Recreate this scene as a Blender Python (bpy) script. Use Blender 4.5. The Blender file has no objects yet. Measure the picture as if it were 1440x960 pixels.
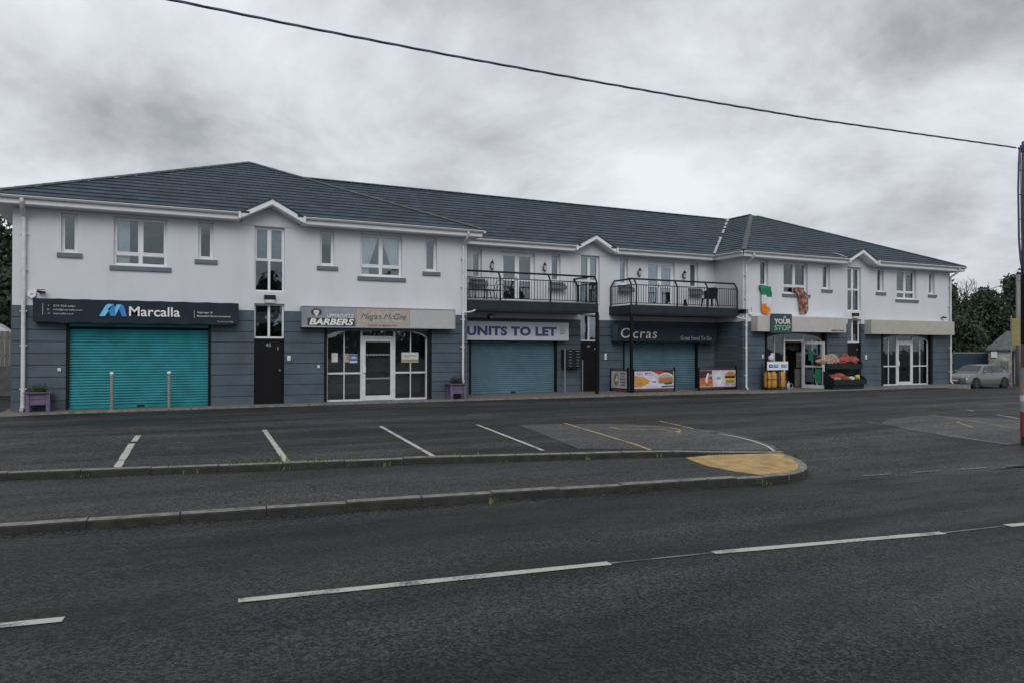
import bpy, bmesh, math, random
from mathutils import Vector, Matrix
random.seed(7)
R = math.radians
sc = bpy.context.scene
COL = sc.collection

# ------------------------------------------------------------------ camera
YAW, PIT, ROL, FPX, EYE = 0.453488798, 0.00768250312, -0.00244543901, 1061.01161, 1.8
def cam_dir(a):
    x, y, z = a
    cr, sr = math.cos(ROL), math.sin(ROL); x, z = x*cr+z*sr, -x*sr+z*cr
    cp, sp = math.cos(PIT), math.sin(PIT); y, z = y*cp-z*sp, y*sp+z*cp
    c, s = math.cos(YAW), math.sin(YAW); return Vector((x*c+y*s, -x*s+y*c, z))
cam = bpy.data.objects.new('camera', bpy.data.cameras.new('camera')); COL.objects.link(cam)
rx, fy, uz = cam_dir((1,0,0)), cam_dir((0,1,0)), cam_dir((0,0,1))
cam.matrix_world = Matrix(((rx.x,uz.x,-fy.x,0),(rx.y,uz.y,-fy.y,0),(rx.z,uz.z,-fy.z,EYE),(0,0,0,1)))
cam.data.sensor_width = 36; cam.data.lens = FPX/1440*36; cam.data.clip_start = .05; cam.data.clip_end = 3000
sc.camera = cam

# ------------------------------------------------------------------ world, sun, exposure
SUN_EL, SUN_ROT = R(38), R(200)
w = bpy.data.worlds.new('World'); sc.world = w; w.use_nodes = True
nt = w.node_tree; N = nt.nodes; Lk = nt.links; N.clear()
def nd(t, **k):
    n = N.new(t)
    for a, b in k.items(): setattr(n, a, b)
    return n
out = nd('ShaderNodeOutputWorld'); sky = nd('ShaderNodeTexSky', sky_type='NISHITA'); sky.sun_disc = False
sky.sun_elevation = SUN_EL; sky.sun_rotation = SUN_ROT
bg1 = nd('ShaderNodeBackground'); bg1.inputs[1].default_value = .06; Lk.new(sky.outputs[0], bg1.inputs[0])
tc = nd('ShaderNodeTexCoord'); sep = nd('ShaderNodeSeparateXYZ'); Lk.new(tc.outputs['Generated'], sep.inputs[0])
def mth(op, a, b=None, cl=False):
    n = nd('ShaderNodeMath', operation=op); n.use_clamp = cl
    for i, q in enumerate((a, b)):
        if q is None: continue
        if isinstance(q, (int, float)): n.inputs[i].default_value = q
        else: Lk.new(q, n.inputs[i])
    return n.outputs[0]
zz = mth('ADD', mth('MAXIMUM', sep.outputs[2], 0.0), .42)
cx, cy = mth('DIVIDE', sep.outputs[0], zz), mth('DIVIDE', sep.outputs[1], zz)
cmb = nd('ShaderNodeCombineXYZ'); Lk.new(cx, cmb.inputs[0]); Lk.new(cy, cmb.inputs[1])
def noise(scale, det, rough, off, dist=0.0):
    mp = nd('ShaderNodeMapping'); mp.inputs['Location'].default_value = off; Lk.new(cmb.outputs[0], mp.inputs[0])
    n = nd('ShaderNodeTexNoise'); n.inputs['Scale'].default_value = scale; n.inputs['Detail'].default_value = det
    n.inputs['Roughness'].default_value = rough; n.inputs['Distortion'].default_value = dist
    Lk.new(mp.outputs[0], n.inputs[0]); return n.outputs[0]
n1 = noise(1.25, 9, .6, (2.4, 6.3, 0), .3); n2 = noise(3.4, 8, .58, (7.7, 2.2, 0), .35)
mixn = mth('ADD', mth('MULTIPLY', n1, .68), mth('MULTIPLY', n2, .32))
# overcast: slightly paler towards the horizon, as thin cloud seen edge-on
lift = mth('MULTIPLY', mth('SUBTRACT', .55, mth('MAXIMUM', sep.outputs[2], 0.0)), .12)
ramp = nd('ShaderNodeValToRGB'); Lk.new(mth('ADD', mixn, lift), ramp.inputs[0])
e = ramp.color_ramp.elements
e[0].position = .40; e[0].color = (.41,.425,.455,1)
e[1].position = .64; e[1].color = (.90,.93,.98,1)
m = e.new(.475); m.color = (.57,.59,.625,1)
m = e.new(.545); m.color = (.73,.755,.80,1)
bg2 = nd('ShaderNodeBackground'); Lk.new(ramp.outputs[0], bg2.inputs[0]); bg2.inputs[1].default_value = 1.0
mx = nd('ShaderNodeMixShader'); mx.inputs[0].default_value = .93
Lk.new(bg1.outputs[0], mx.inputs[1]); Lk.new(bg2.outputs[0], mx.inputs[2]); Lk.new(mx.outputs[0], out.inputs[0])
sun = bpy.data.objects.new('sun', bpy.data.lights.new('sun', 'SUN')); COL.objects.link(sun)
sun.data.energy = 1.35; sun.data.angle = R(40); sun.data.color = (1, .985, .965)
# sun over the photographer's left shoulder, high behind the cloud
az = R(250); sd = Vector((math.cos(az)*math.cos(SUN_EL), math.sin(az)*math.cos(SUN_EL), math.sin(SUN_EL)))
sun.rotation_euler = sd.to_track_quat('Z', 'Y').to_euler(); sun.location = sd*60
sky.sun_rotation = math.atan2(sd.x, sd.y)
sc.view_settings.view_transform = 'Standard'; sc.view_settings.look = 'None'
sc.view_settings.exposure = 0; sc.view_settings.gamma = 1; sc.view_settings.use_curve_mapping = False

# ------------------------------------------------------------------ materials
def mat(name, col, rough=.7, var=.12, scale=3, bump=0, bscale=60, metal=0, spec=.5, col2=None, streak=0, emit=None):
    m = bpy.data.materials.new(name); m.use_nodes = True; t = m.node_tree; n = t.nodes; l = t.links
    p = n['Principled BSDF']; p.inputs['Roughness'].default_value = rough; p.inputs['Metallic'].default_value = metal
    p.inputs['Specular IOR Level'].default_value = spec
    g = n.new('ShaderNodeNewGeometry')
    a = n.new('ShaderNodeTexNoise'); a.inputs['Scale'].default_value = scale; a.inputs['Detail'].default_value = 6
    a.inputs['Roughness'].default_value = .62
    if streak:
        mp = n.new('ShaderNodeMapping'); mp.inputs['Scale'].default_value = (1, 1, streak)
        l.new(g.outputs['Position'], mp.inputs[0]); l.new(mp.outputs[0], a.inputs[0])
    else: l.new(g.outputs['Position'], a.inputs[0])
    r = n.new('ShaderNodeValToRGB'); l.new(a.outputs[0], r.inputs[0])
    c2 = col2 or tuple(c*(1-var*1.6) for c in col); c1 = tuple(min(1, c*(1+var*.7)) for c in col)
    r.color_ramp.elements[0].position = .3; r.color_ramp.elements[0].color = (*c2, 1)
    r.color_ramp.elements[1].position = .66; r.color_ramp.elements[1].color = (*c1, 1)
    l.new(r.outputs[0], p.inputs['Base Color'])
    if bump:
        b = n.new('ShaderNodeTexNoise'); b.inputs['Scale'].default_value = bscale; b.inputs['Detail'].default_value = 4
        l.new(g.outputs['Position'], b.inputs[0])
        k = n.new('ShaderNodeBump'); k.inputs['Strength'].default_value = bump; k.inputs['Distance'].default_value = .01
        l.new(b.outputs[0], k.inputs['Height']); l.new(k.outputs[0], p.inputs['Normal'])
    return m

def asphalt(name, base, speck, wet=.5, grain=95, patch=.35, tint=(1,1.02,1.07)):
    m = bpy.data.materials.new(name); m.use_nodes = True; t = m.node_tree; n = t.nodes; l = t.links
    p = n['Principled BSDF']; g = n.new('ShaderNodeNewGeometry')
    def nz(s, d, ro=.6, sx=None):
        a = n.new('ShaderNodeTexNoise'); a.inputs['Scale'].default_value = s; a.inputs['Detail'].default_value = d; a.inputs['Roughness'].default_value = ro
        if sx:
            mp = n.new('ShaderNodeMapping'); mp.inputs['Scale'].default_value = sx; mp.inputs['Rotation'].default_value = (0,0,R(6))
            l.new(g.outputs['Position'], mp.inputs[0]); l.new(mp.outputs[0], a.inputs[0])
        else: l.new(g.outputs['Position'], a.inputs[0])
        return a.outputs[0]
    def ramp(src, lo, hi, a, b):
        r = n.new('ShaderNodeMapRange'); r.inputs[1].default_value = lo; r.inputs[2].default_value = hi; r.inputs[3].default_value = a; r.inputs[4].default_value = b
        l.new(src, r.inputs[0]); return r.outputs[0]
    def mu(a, b, op='MULTIPLY'):
        k = n.new('ShaderNodeMath'); k.operation = op; l.new(a, k.inputs[0])
        if isinstance(b, float): k.inputs[1].default_value = b
        else: l.new(b, k.inputs[1])
        return k.outputs[0]
    v = n.new('ShaderNodeTexVoronoi'); v.inputs['Scale'].default_value = grain; l.new(g.outputs['Position'], v.inputs[0])
    sepc = n.new('ShaderNodeSeparateColor'); l.new(v.outputs['Color'], sepc.inputs[0])
    stone = ramp(sepc.outputs[0], .25, 1, .15, 2.7)
    cl = ramp(nz(55, 4, .8), .35, .65, .75, 1.3)
    track = ramp(nz(.42, 6, .6, (.22, 1.7, 1)), .38, .62, 1-patch, 1+patch)
    big = ramp(nz(.9, 6), .3, .7, 1-patch*.5, 1+patch*.5)
    oil = ramp(nz(.55, 5, .65), .60, .68, 1.0, .62)
    vc = n.new('ShaderNodeTexVoronoi'); vc.feature = 'DISTANCE_TO_EDGE'; vc.inputs['Scale'].default_value = .33
    dn = n.new('ShaderNodeTexNoise'); dn.inputs['Scale'].default_value = 1.6; dn.inputs['Detail'].default_value = 6; l.new(g.outputs['Position'], dn.inputs[0])
    va = n.new('ShaderNodeVectorMath'); va.operation = 'MULTIPLY_ADD'; va.inputs[1].default_value = (1.6,1.6,0); l.new(dn.outputs['Color'], va.inputs[0]); l.new(g.outputs['Position'], va.inputs[2]); l.new(va.outputs[0], vc.inputs[0])
    crack = ramp(vc.outputs['Distance'], .0012, .0032, .45, 1.0)
    val = mu(mu(mu(mu(mu(mu(stone, cl), track), big), oil), crack), base)
    cc = n.new('ShaderNodeCombineColor')
    for i in range(3): l.new(mu(val, float(tint[i])), cc.inputs[i])
    l.new(cc.outputs[0], p.inputs['Base Color'])
    l.new(ramp(nz(1.1, 5, .6, (.3, 1.5, 1)), .35, .65, wet-.08, wet+.16), p.inputs['Roughness'])
    p.inputs['Specular IOR Level'].default_value = .32
    k = n.new('ShaderNodeBump'); k.inputs['Strength'].default_value = speck; k.inputs['Distance'].default_value = .012
    l.new(mu(v.outputs['Distance'], nz(60, 4), 'ADD'), k.inputs['Height']); l.new(k.outputs[0], p.inputs['Normal'])
    return m

def tile_mat(name, a, b):
    m = mat(name, a, .6, .3, 1.4, .3, 25, spec=.3, col2=b); t = m.node_tree; n = t.nodes; l = t.links; p = n['Principled BSDF']
    src = p.inputs['Base Color'].links[0].from_socket; g = n.new('ShaderNodeNewGeometry'); mr = n.new('ShaderNodeMapRange'); mr.inputs[3].default_value = .80; mr.inputs[4].default_value = 1.22
    l.new(g.outputs['Random Per Island'], mr.inputs[0]); vm = n.new('ShaderNodeVectorMath'); vm.operation = 'SCALE'; l.new(src, vm.inputs[0]); l.new(mr.outputs[0], vm.inputs['Scale'])
    ln = n.new('ShaderNodeTexNoise'); ln.inputs['Scale'].default_value = 7; ln.inputs['Detail'].default_value = 6; l.new(g.outputs['Position'], ln.inputs[0])
    lr = n.new('ShaderNodeMapRange'); lr.inputs[1].default_value = .66; lr.inputs[2].default_value = .74; l.new(ln.outputs[0], lr.inputs[0])
    mx_ = n.new('ShaderNodeMix'); mx_.data_type = 'RGBA'; l.new(lr.outputs[0], mx_.inputs[0]); l.new(vm.outputs[0], mx_.inputs[6]); mx_.inputs[7].default_value = (.085,.095,.085,1)
    l.new(mx_.outputs[2], p.inputs['Base Color']); return m
def paint(name, col, wear=.45, under=(.045,.045,.048)):
    m = bpy.data.materials.new(name); m.use_nodes = True; t = m.node_tree; n = t.nodes; l = t.links
    p = n['Principled BSDF']; p.inputs['Roughness'].default_value = .6; g = n.new('ShaderNodeNewGeometry')
    a = n.new('ShaderNodeTexNoise'); a.inputs['Scale'].default_value = 34; a.inputs['Detail'].default_value = 8; a.inputs['Roughness'].default_value = .75
    b = n.new('ShaderNodeTexNoise'); b.inputs['Scale'].default_value = 2.2; b.inputs['Detail'].default_value = 4
    l.new(g.outputs['Position'], a.inputs[0]); l.new(g.outputs['Position'], b.inputs[0])
    ad = n.new('ShaderNodeMath'); ad.operation = 'ADD'; l.new(a.outputs[0], ad.inputs[0]); l.new(b.outputs[0], ad.inputs[1])
    r = n.new('ShaderNodeValToRGB'); l.new(ad.outputs[0], r.inputs[0])
    # ramp input is clamped to 1, so rescale the sum first
    ad2 = n.new('ShaderNodeMath'); ad2.operation = 'MULTIPLY'; ad2.inputs[1].default_value = .5; l.new(ad.outputs[0], ad2.inputs[0]); l.new(ad2.outputs[0], r.inputs[0])
    r.color_ramp.elements[0].position = wear-.05; r.color_ramp.elements[0].color = (*under, 1)
    r.color_ramp.elements[1].position = wear+.05; r.color_ramp.elements[1].color = (*col, 1)
    l.new(r.outputs[0], p.inputs['Base Color'])
    return m

def glass(name, tint=(.75,.8,.82), refl=1.0):
    m = bpy.data.materials.new(name); m.use_nodes = True; t = m.node_tree; n = t.nodes; l = t.links; n.clear()
    o = n.new('ShaderNodeOutputMaterial'); mi = n.new('ShaderNodeMixShader'); tr = n.new('ShaderNodeBsdfTransparent'); gl = n.new('ShaderNodeBsdfGlossy')
    tr.inputs[0].default_value = (*tint, 1); gl.inputs['Roughness'].default_value = .015; gl.inputs[0].default_value = (.84,.93,1,1)
    f = n.new('ShaderNodeFresnel'); f.inputs[0].default_value = 1.5
    k = n.new('ShaderNodeMath'); k.operation = 'MULTIPLY'; k.inputs[1].default_value = 2.5*refl; k.use_clamp = True
    g = n.new('ShaderNodeNewGeometry'); b = n.new('ShaderNodeTexNoise'); b.inputs['Scale'].default_value = 1.3; l.new(g.outputs['Position'], b.inputs[0])
    bu = n.new('ShaderNodeBump'); bu.inputs['Strength'].default_value = .12; bu.inputs['Distance'].default_value = .05
    l.new(b.outputs[0], bu.inputs['Height']); l.new(bu.outputs[0], gl.inputs['Normal'])
    l.new(f.outputs[0], k.inputs[0]); l.new(k.outputs[0], mi.inputs[0]); l.new(tr.outputs[0], mi.inputs[1]); l.new(gl.outputs[0], mi.inputs[2]); l.new(mi.outputs[0], o.inputs[0])
    return m

def foliage(name, dark, light, scale=1.5):
    m = bpy.data.materials.new(name); m.use_nodes = True; t = m.node_tree; n = t.nodes; l = t.links
    p = n['Principled BSDF']; p.inputs['Roughness'].default_value = .65; p.inputs['Specular IOR Level'].default_value = .3
    g = n.new('ShaderNodeNewGeometry'); a = n.new('ShaderNodeTexNoise'); a.inputs['Scale'].default_value = scale; a.inputs['Detail'].default_value = 5
    l.new(g.outputs['Position'], a.inputs[0])
    ad = n.new('ShaderNodeMath'); ad.operation = 'MULTIPLY_ADD'; ad.inputs[1].default_value = .3; l.new(g.outputs['Random Per Island'], ad.inputs[0]); l.new(a.outputs[0], ad.inputs[2])
    r = n.new('ShaderNodeValToRGB'); l.new(ad.outputs[0], r.inputs[0])
    r.color_ramp.elements[0].position = .42; r.color_ramp.elements[0].color = (*dark, 1)
    r.color_ramp.elements[1].position = .88; r.color_ramp.elements[1].color = (*light, 1)
    l.new(r.outputs[0], p.inputs['Base Color']); return m

M = dict(
 render_white=mat('render_white', (.605,.622,.655), .85, .035, 1.6, .25, 90, streak=.3),
 render_slate=mat('render_slate', (.066,.094,.121), .6, .18, 1.6, .2, 70),
 groove=mat('groove', (.03,.038,.048), .8),
 upvc=mat('upvc', (.72,.73,.75), .35, .04, 3),
 upvc_dirty=mat('upvc_dirty', (.60,.61,.63), .45, .12, 4),
 sill=mat('sill_paint', (.125,.145,.18), .6, .1, 6),
 slate=mat('roof_slate', (.035,.050,.071), .6, .3, 1.4, .3, 25, spec=.3, col2=(.020,.030,.038)),
 ridge=mat('ridge_tile', (.085,.095,.10), .75, .25, 5, .4, 30),
 lead=mat('lead', (.42,.44,.46), .5, .25, 8),
 teal=mat('shutter_teal', (.005,.205,.24), .45, .2, 2, 0),
 teal_grey=mat('shutter_teal_faded', (.085,.165,.21), .5, .16, 2),
 black=mat('black_paint', (.007,.007,.008), .5, .1, 8, spec=.18),
 dark=mat('dark_steel', (.013,.016,.022), .5, .15, 6, spec=.25),
 balcony=mat('balcony_fascia', (.022,.030,.038), .6, .15, 3, .1, 30, spec=.2),
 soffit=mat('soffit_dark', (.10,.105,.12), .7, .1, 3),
 room=mat('room_wall', (.42,.42,.42), .9),
 roomf=mat('room_floor', (.22,.20,.18), .6),
 curtain=mat('curtain', (.80,.80,.78), .9, .08, 5),
 blind=mat('blind', (.36,.37,.36), .9, .08, 5),
 glass=glass('window_glass', (.86,.90,.92)), glass_shop=glass('shop_glass', (.88,.91,.92), .85),
 kerb_face=mat('kerb_face_concrete', (.030,.029,.025), .9, .4, 5, .6, 60, col2=(.012,.013,.010)), concrete=mat('kerb_concrete', (.21,.20,.175), .85, .35, 7, .6, 60, col2=(.085,.084,.078)),
 pave=mat('paving', (.17,.148,.13), .8, .3, 9, .4, 50),
 yellow_tile=mat('tactile_yellow', (.43,.295,.125), .8, .25, 4, .3, 60),
 steel=mat('stainless', (.5,.5,.48), .3, .1, 10, metal=.9),
 galv=mat('galvanised', (.32,.34,.36), .45, .15, 10, metal=.5),
 cable=mat('cable', (.06,.07,.14), .6),
 wood=mat('pole_wood', (.15,.09,.075), .85, .3, 14, .5, 40, streak=.08),
 wood_grey=mat('weathered_wood', (.22,.22,.22), .85, .3, 14, .5, 40, streak=.08),
 fence=mat('fence_wood', (.16,.15,.135), .85, .3, 9, .4, 30, streak=.1),
 purple=mat('purple_paint', (.13,.10,.17), .6, .18, 9),
 soil=mat('soil', (.03,.022,.016), .95, .3, 20, .8, 30),
 block=mat('block_wall', (.10,.10,.095), .9, .3, 3, .5, 20),
 stone=mat('stone', (.30,.27,.23), .9, .35, 4, .8, 12, col2=(.13,.12,.10)),
 oldrender=mat('old_render', (.42,.43,.41), .85, .25, 2.5, .4, 20, col2=(.2,.2,.18)),
 fibre=mat('old_roof', (.10,.11,.11), .8, .3, 4, .4, 12),
 blue_gate=mat('blue_gate', (.02,.05,.085), .55, .2, 3),
 asph_road=asphalt('road_asphalt', .020, 1.0, .55, 54, .5),
 asph_park=asphalt('car_park_asphalt', .025, .7, .62, 46, .6),
 asph_path=asphalt('footpath_asphalt', .025, .4, .6, 60, .3),
 asph_patch=asphalt('patch_asphalt', .066, .3, .62, 60, .18, (1,.99,.97)),
 ground=asphalt('outer_ground', .06, .4, .75, 40, .4, (1,1.05,.8)),
 paint_w=paint('line_white', (.47,.46,.41), .425), paint_old=paint('line_faded', (.20,.20,.18), .465),
 paint_y=paint('line_yellow', (.38,.29,.14), .44),
 sign_navy=mat('sign_navy', (.020,.028,.042), .6, .1, 3, .3, 6, spec=.15),
 sign_grey=mat('sign_brushed', (.30,.32,.36), .3, .2, 1.5, metal=.4),
 sign_sand=mat('sign_sand', (.38,.335,.29), .5, .05, 4),
 sign_pale=mat('sign_pale', (.42,.42,.42), .5, .04, 4),
 sign_blank=mat('sign_beige', (.40,.39,.335), .5, .06, 3), sign_pink=mat('sign_putty', (.46,.435,.42), .5, .05, 3),
 sign_green=mat('sign_green', (.028,.058,.072), .4), white=mat('white_print', (.75,.75,.74), .5, .02),
 letlet=mat('sign_white', (.62,.65,.73), .5, .04, 3), navy=mat('navy_print', (.055,.06,.20), .5, .03),
 green_l=mat('lime_print', (.20,.48,.23), .5, .03), ltext=mat('grey_print', (.52,.53,.54), .5, .03), ink=mat('ink', (.03,.028,.026), .6),
 brown=mat('brown_print', (.14,.11,.09), .6), cyan=mat('cyan_print', (.15,.53,.85), .4, .03), blue=mat('blue_print', (.03,.22,.55), .4, .03),
 red=mat('red_print', (.42,.035,.03), .5), maroon=mat('maroon_paint', (.11,.018,.02), .5), gold=mat('gold_print', (.58,.30,.06), .6, .3, 30),
 orange=mat('orange_print', (.50,.14,.04), .6, .3, 30), leafp=mat('lettuce_print', (.16,.25,.07), .6, .4, 40), bun=mat('bun_print', (.45,.20,.07), .5, .25, 25),
 dkprint=mat('dark_print', (.05,.015,.015), .6), lilac=mat('lilac_print', (.55,.52,.62), .5), fil=mat('cheese_print', (.62,.45,.05), .5),
 f_green=mat('flag_green', (.01,.19,.09), .85), f_white=mat('flag_white', (.66,.66,.70), .85), f_orange=mat('flag_orange', (.72,.22,.015), .85),
 cylpaint=mat('gas_yellow', (.50,.25,.045), .4, .2, 9), bag_tan=mat('net_tan', (.38,.27,.20), .85, .45, 22, .9, 25, col2=(.13,.08,.06)),
 bag_red=mat('net_red', (.33,.075,.06), .7, .4, 20, .9, 25, col2=(.15,.03,.025)), bag_white=mat('bag_white', (.55,.55,.53), .5, .2, 9), bag_yel=mat('bag_yellow', (.55,.5,.15), .5),
 plastic_dark=mat('plastic_dark', (.012,.018,.018), .5, spec=.25), plastic_grey=mat('plastic_grey', (.33,.34,.36), .5),
 carpaint=mat('car_silver', (.20,.198,.205), .22, .04, 2, metal=.35), tyre=mat('tyre', (.012,.012,.012), .8), carglass=mat('car_glass', (.025,.03,.036), .08, .02, spec=.9),
 lamp_glass=mat('lamp_glass', (.55,.54,.48), .3), bark=mat('bark', (.05,.04,.03), .9, .3, 6),
 leaf_dark=foliage('leaf_dark', (.022,.036,.024), (.052,.074,.046)), leaf_mid=foliage('leaf_mid', (.028,.042,.026), (.066,.088,.052)),
 weed=foliage('weed', (.04,.07,.015), (.14,.19,.05), 6), hedge=foliage('hedge', (.012,.024,.010), (.045,.07,.03)),
 olive=mat('olive_sign', (.30,.25,.11), .6, .1, 3), shelf=mat('shelf', (.30,.29,.27), .6), lime_card=mat('lime_card', (.16,.30,.05), .6), mint=mat('mint_card', (.02,.20,.10), .5),
 poster_pale=mat('poster_pale', (.20,.24,.27), .5, .2, 9), poster_red=mat('poster_red', (.26,.05,.055), .5, .15, 6), poster_mix=mat('poster_mix', (.40,.16,.13), .5, .6, 16, col2=(.2,.2,.22)),
 joint=mat('joint', (.03,.03,.028), .95),
)
def patterned():
    m = bpy.data.materials.new('patterned_cloth'); m.use_nodes = True; t = m.node_tree; n = t.nodes; l = t.links
    p = n['Principled BSDF']; p.inputs['Roughness'].default_value = .9
    g = n.new('ShaderNodeNewGeometry'); a = n.new('ShaderNodeTexNoise'); a.inputs['Scale'].default_value = 5.5; a.inputs['Detail'].default_value = 3; l.new(g.outputs['Position'], a.inputs[0])
    r = n.new('ShaderNodeValToRGB'); r.color_ramp.interpolation = 'CONSTANT'; l.new(a.outputs[0], r.inputs[0]); e = r.color_ramp.elements
    e[0].position = 0; e[0].color = (.05,.03,.03,1); e[1].position = .40; e[1].color = (.16,.06,.06,1)
    for po, c in ((.47,(.28,.07,.055,1)),(.53,(.16,.17,.10,1)),(.57,(.38,.19,.07,1)),(.61,(.42,.38,.33,1)),(.66,(.3,.05,.05,1))):
        q = e.new(po); q.color = c
    l.new(r.outputs[0], p.inputs['Base Color']); return m
M['pattern'] = patterned(); M['slate_tile'] = tile_mat('roof_slate_tile', (.033,.049,.071), (.024,.035,.046))

# ------------------------------------------------------------------ mesh helpers
class MB:
    def __init__(s): s.v = []; s.f = []; s.m = []
    def q(s, pts, mi=0):
        n = len(s.v); s.v += [tuple(p) for p in pts]; s.f.append(tuple(range(n, n+len(pts)))); s.m.append(mi); return s
    def box(s, x0, x1, y0, y1, z0, z1, mi=0):
        n = len(s.v); s.v += [(x,y,z) for z in (z0,z1) for y in (y0,y1) for x in (x0,x1)]
        for f in ((0,2,3,1),(4,5,7,6),(0,1,5,4),(2,6,7,3),(0,4,6,2),(1,3,7,5)): s.f.append(tuple(n+i for i in f)); s.m.append(mi)
        return s
    def prism(s, pts, axis, a, b, mi=0):
        """extrude a 2-D outline (counter-clockwise) along axis from a to b"""
        def P(u, v, w): return (w,u,v) if axis == 'x' else (u,w,v) if axis == 'y' else (u,v,w)
        n = len(s.v); k = len(pts); s.v += [P(u,v,a) for u,v in pts]+[P(u,v,b) for u,v in pts]
        fl = axis == 'y'
        s.f.append(tuple(n+i for i in (range(k) if fl else reversed(range(k))))); s.f.append(tuple(n+k+i for i in (reversed(range(k)) if fl else range(k)))); s.m += [mi, mi]
        for i in range(k):
            j = (i+1) % k; f = (n+i, n+j, n+k+j, n+k+i); s.f.append(f if not fl else f[::-1]); s.m.append(mi)
        return s
    def tube(s, pts, r, seg=8, mi=0, cap=True):
        pts = [Vector(p) for p in pts]; rings = []; rr = r if isinstance(r, (list,tuple)) else [r]*len(pts); up = None
        for i, p in enumerate(pts):
            d = (pts[min(i+1,len(pts)-1)]-pts[max(i-1,0)]).normalized()
            if up is None: up = Vector((0,0,1)) if abs(d.z) < .9 else Vector((1,0,0))
            x = d.cross(up).normalized(); y = x.cross(d).normalized(); up = y
            n = len(s.v); rings.append(n)
            for k in range(seg):
                a = 2*math.pi*k/seg; s.v.append(tuple(p+(x*math.cos(a)+y*math.sin(a))*rr[i]))
        for a, b in zip(rings, rings[1:]):
            for k in range(seg): s.f.append((a+k, a+(k+1)%seg, b+(k+1)%seg, b+k)); s.m.append(mi)
        if cap:
            s.f.append(tuple(rings[0]+k for k in reversed(range(seg)))); s.f.append(tuple(rings[-1]+k for k in range(seg))); s.m += [mi, mi]
        return s
    def lathe(s, prof, c=(0,0,0), seg=16, mi=0):
        n = len(s.v); k = len(prof)
        for i in range(seg):
            a = 2*math.pi*i/seg
            for r, z in prof: s.v.append((c[0]+r*math.cos(a), c[1]+r*math.sin(a), c[2]+z))
        for i in range(seg):
            for j in range(k-1):
                a, b = n+i*k+j, n+((i+1)%seg)*k+j; s.f.append((a,b,b+1,a+1)); s.m.append(mi)
        return s
    def blob(s, c, r, seed=0, mi=0, amp=.15, nu=10, nv=6):
        rg = random.Random(seed); n = len(s.v)
        for j in range(1, nv):
            for i in range(nu):
                a = 2*math.pi*i/nu; b = math.pi*j/nv; k = 1+rg.uniform(-amp, amp)
                s.v.append((c[0]+r[0]*k*math.sin(b)*math.cos(a), c[1]+r[1]*k*math.sin(b)*math.sin(a), c[2]+r[2]*k*math.cos(b)))
        s.v += [(c[0],c[1],c[2]+r[2]), (c[0],c[1],c[2]-r[2])]; T = len(s.v)-2
        for j in range(nv-2):
            for i in range(nu):
                a, b = n+j*nu+i, n+j*nu+(i+1)%nu; s.f.append((a, a+nu, b+nu, b)); s.m.append(mi)
        for i in range(nu):
            s.f.append((n+i, n+(i+1)%nu, T)); s.m.append(mi); a = n+(nv-2)*nu; s.f.append((a+(i+1)%nu, a+i, T+1)); s.m.append(mi)
        return s
    def mesh(s, name, mats, smooth=False):
        me = bpy.data.meshes.new(name); me.from_pydata(s.v, [], s.f)
        for m in (mats if isinstance(mats, (list,tuple)) else [mats]): me.materials.append(M[m] if isinstance(m, str) else m)
        if any(s.m): me.polygons.foreach_set('material_index', s.m)
        if smooth: me.polygons.foreach_set('use_smooth', [True]*len(s.f))
        me.update(); return me

W = {}                                   # rest position of every parent, so children keep world coordinates
def link(o, parent=None, local=False):
    COL.objects.link(o)
    if parent is not None:
        o.parent = parent
        if not local: o.matrix_parent_inverse = W[parent].inverted()
    W[o] = (W[parent] @ Matrix.Translation(o.location) if (parent is not None and local) else Matrix.Translation(o.location))
    return o
def part(name, mb, mats, parent=None, smooth=False, local=False, bevel=0, stuff=False, label=None, auto=False):
    me = mb if isinstance(mb, bpy.types.Mesh) else mb.mesh(name, mats, smooth)
    o = bpy.data.objects.new(name, me); link(o, parent, local)
    if bevel:
        b = o.modifiers.new('bevel', 'BEVEL'); b.width = bevel; b.segments = 2; b.limit_method = 'ANGLE'
    if stuff: o['kind'] = 'stuff'
    if label: o['label'] = label
    return o
def tag(o, label, cat, group=None, kind=None):
    o['label'] = label; o['category'] = cat
    if group: o['group'] = group
    if kind: o['kind'] = kind
    return o
def thing(name, label, cat, loc=(0,0,0), group=None, rz=0):
    o = bpy.data.objects.new(name, None); o.location = loc; o.empty_display_size = .2; COL.objects.link(o)
    W[o] = Matrix.Translation(loc)
    if rz: o.rotation_euler = (0,0,rz)
    return tag(o, label, cat, group)
def structure(o): o['kind'] = 'structure'; return o
def copy_tree(o, loc=None, rz=None, label=None, parent=None):
    c = o.copy(); COL.objects.link(c)
    if parent is not None: c.parent = parent; c.matrix_parent_inverse = o.matrix_parent_inverse.copy()
    if loc is not None: c.location = loc
    if rz is not None: c.rotation_euler = (0,0,rz)
    if label: c['label'] = label
    for ch in list(o.children): copy_tree(ch, parent=c)
    return c
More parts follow.
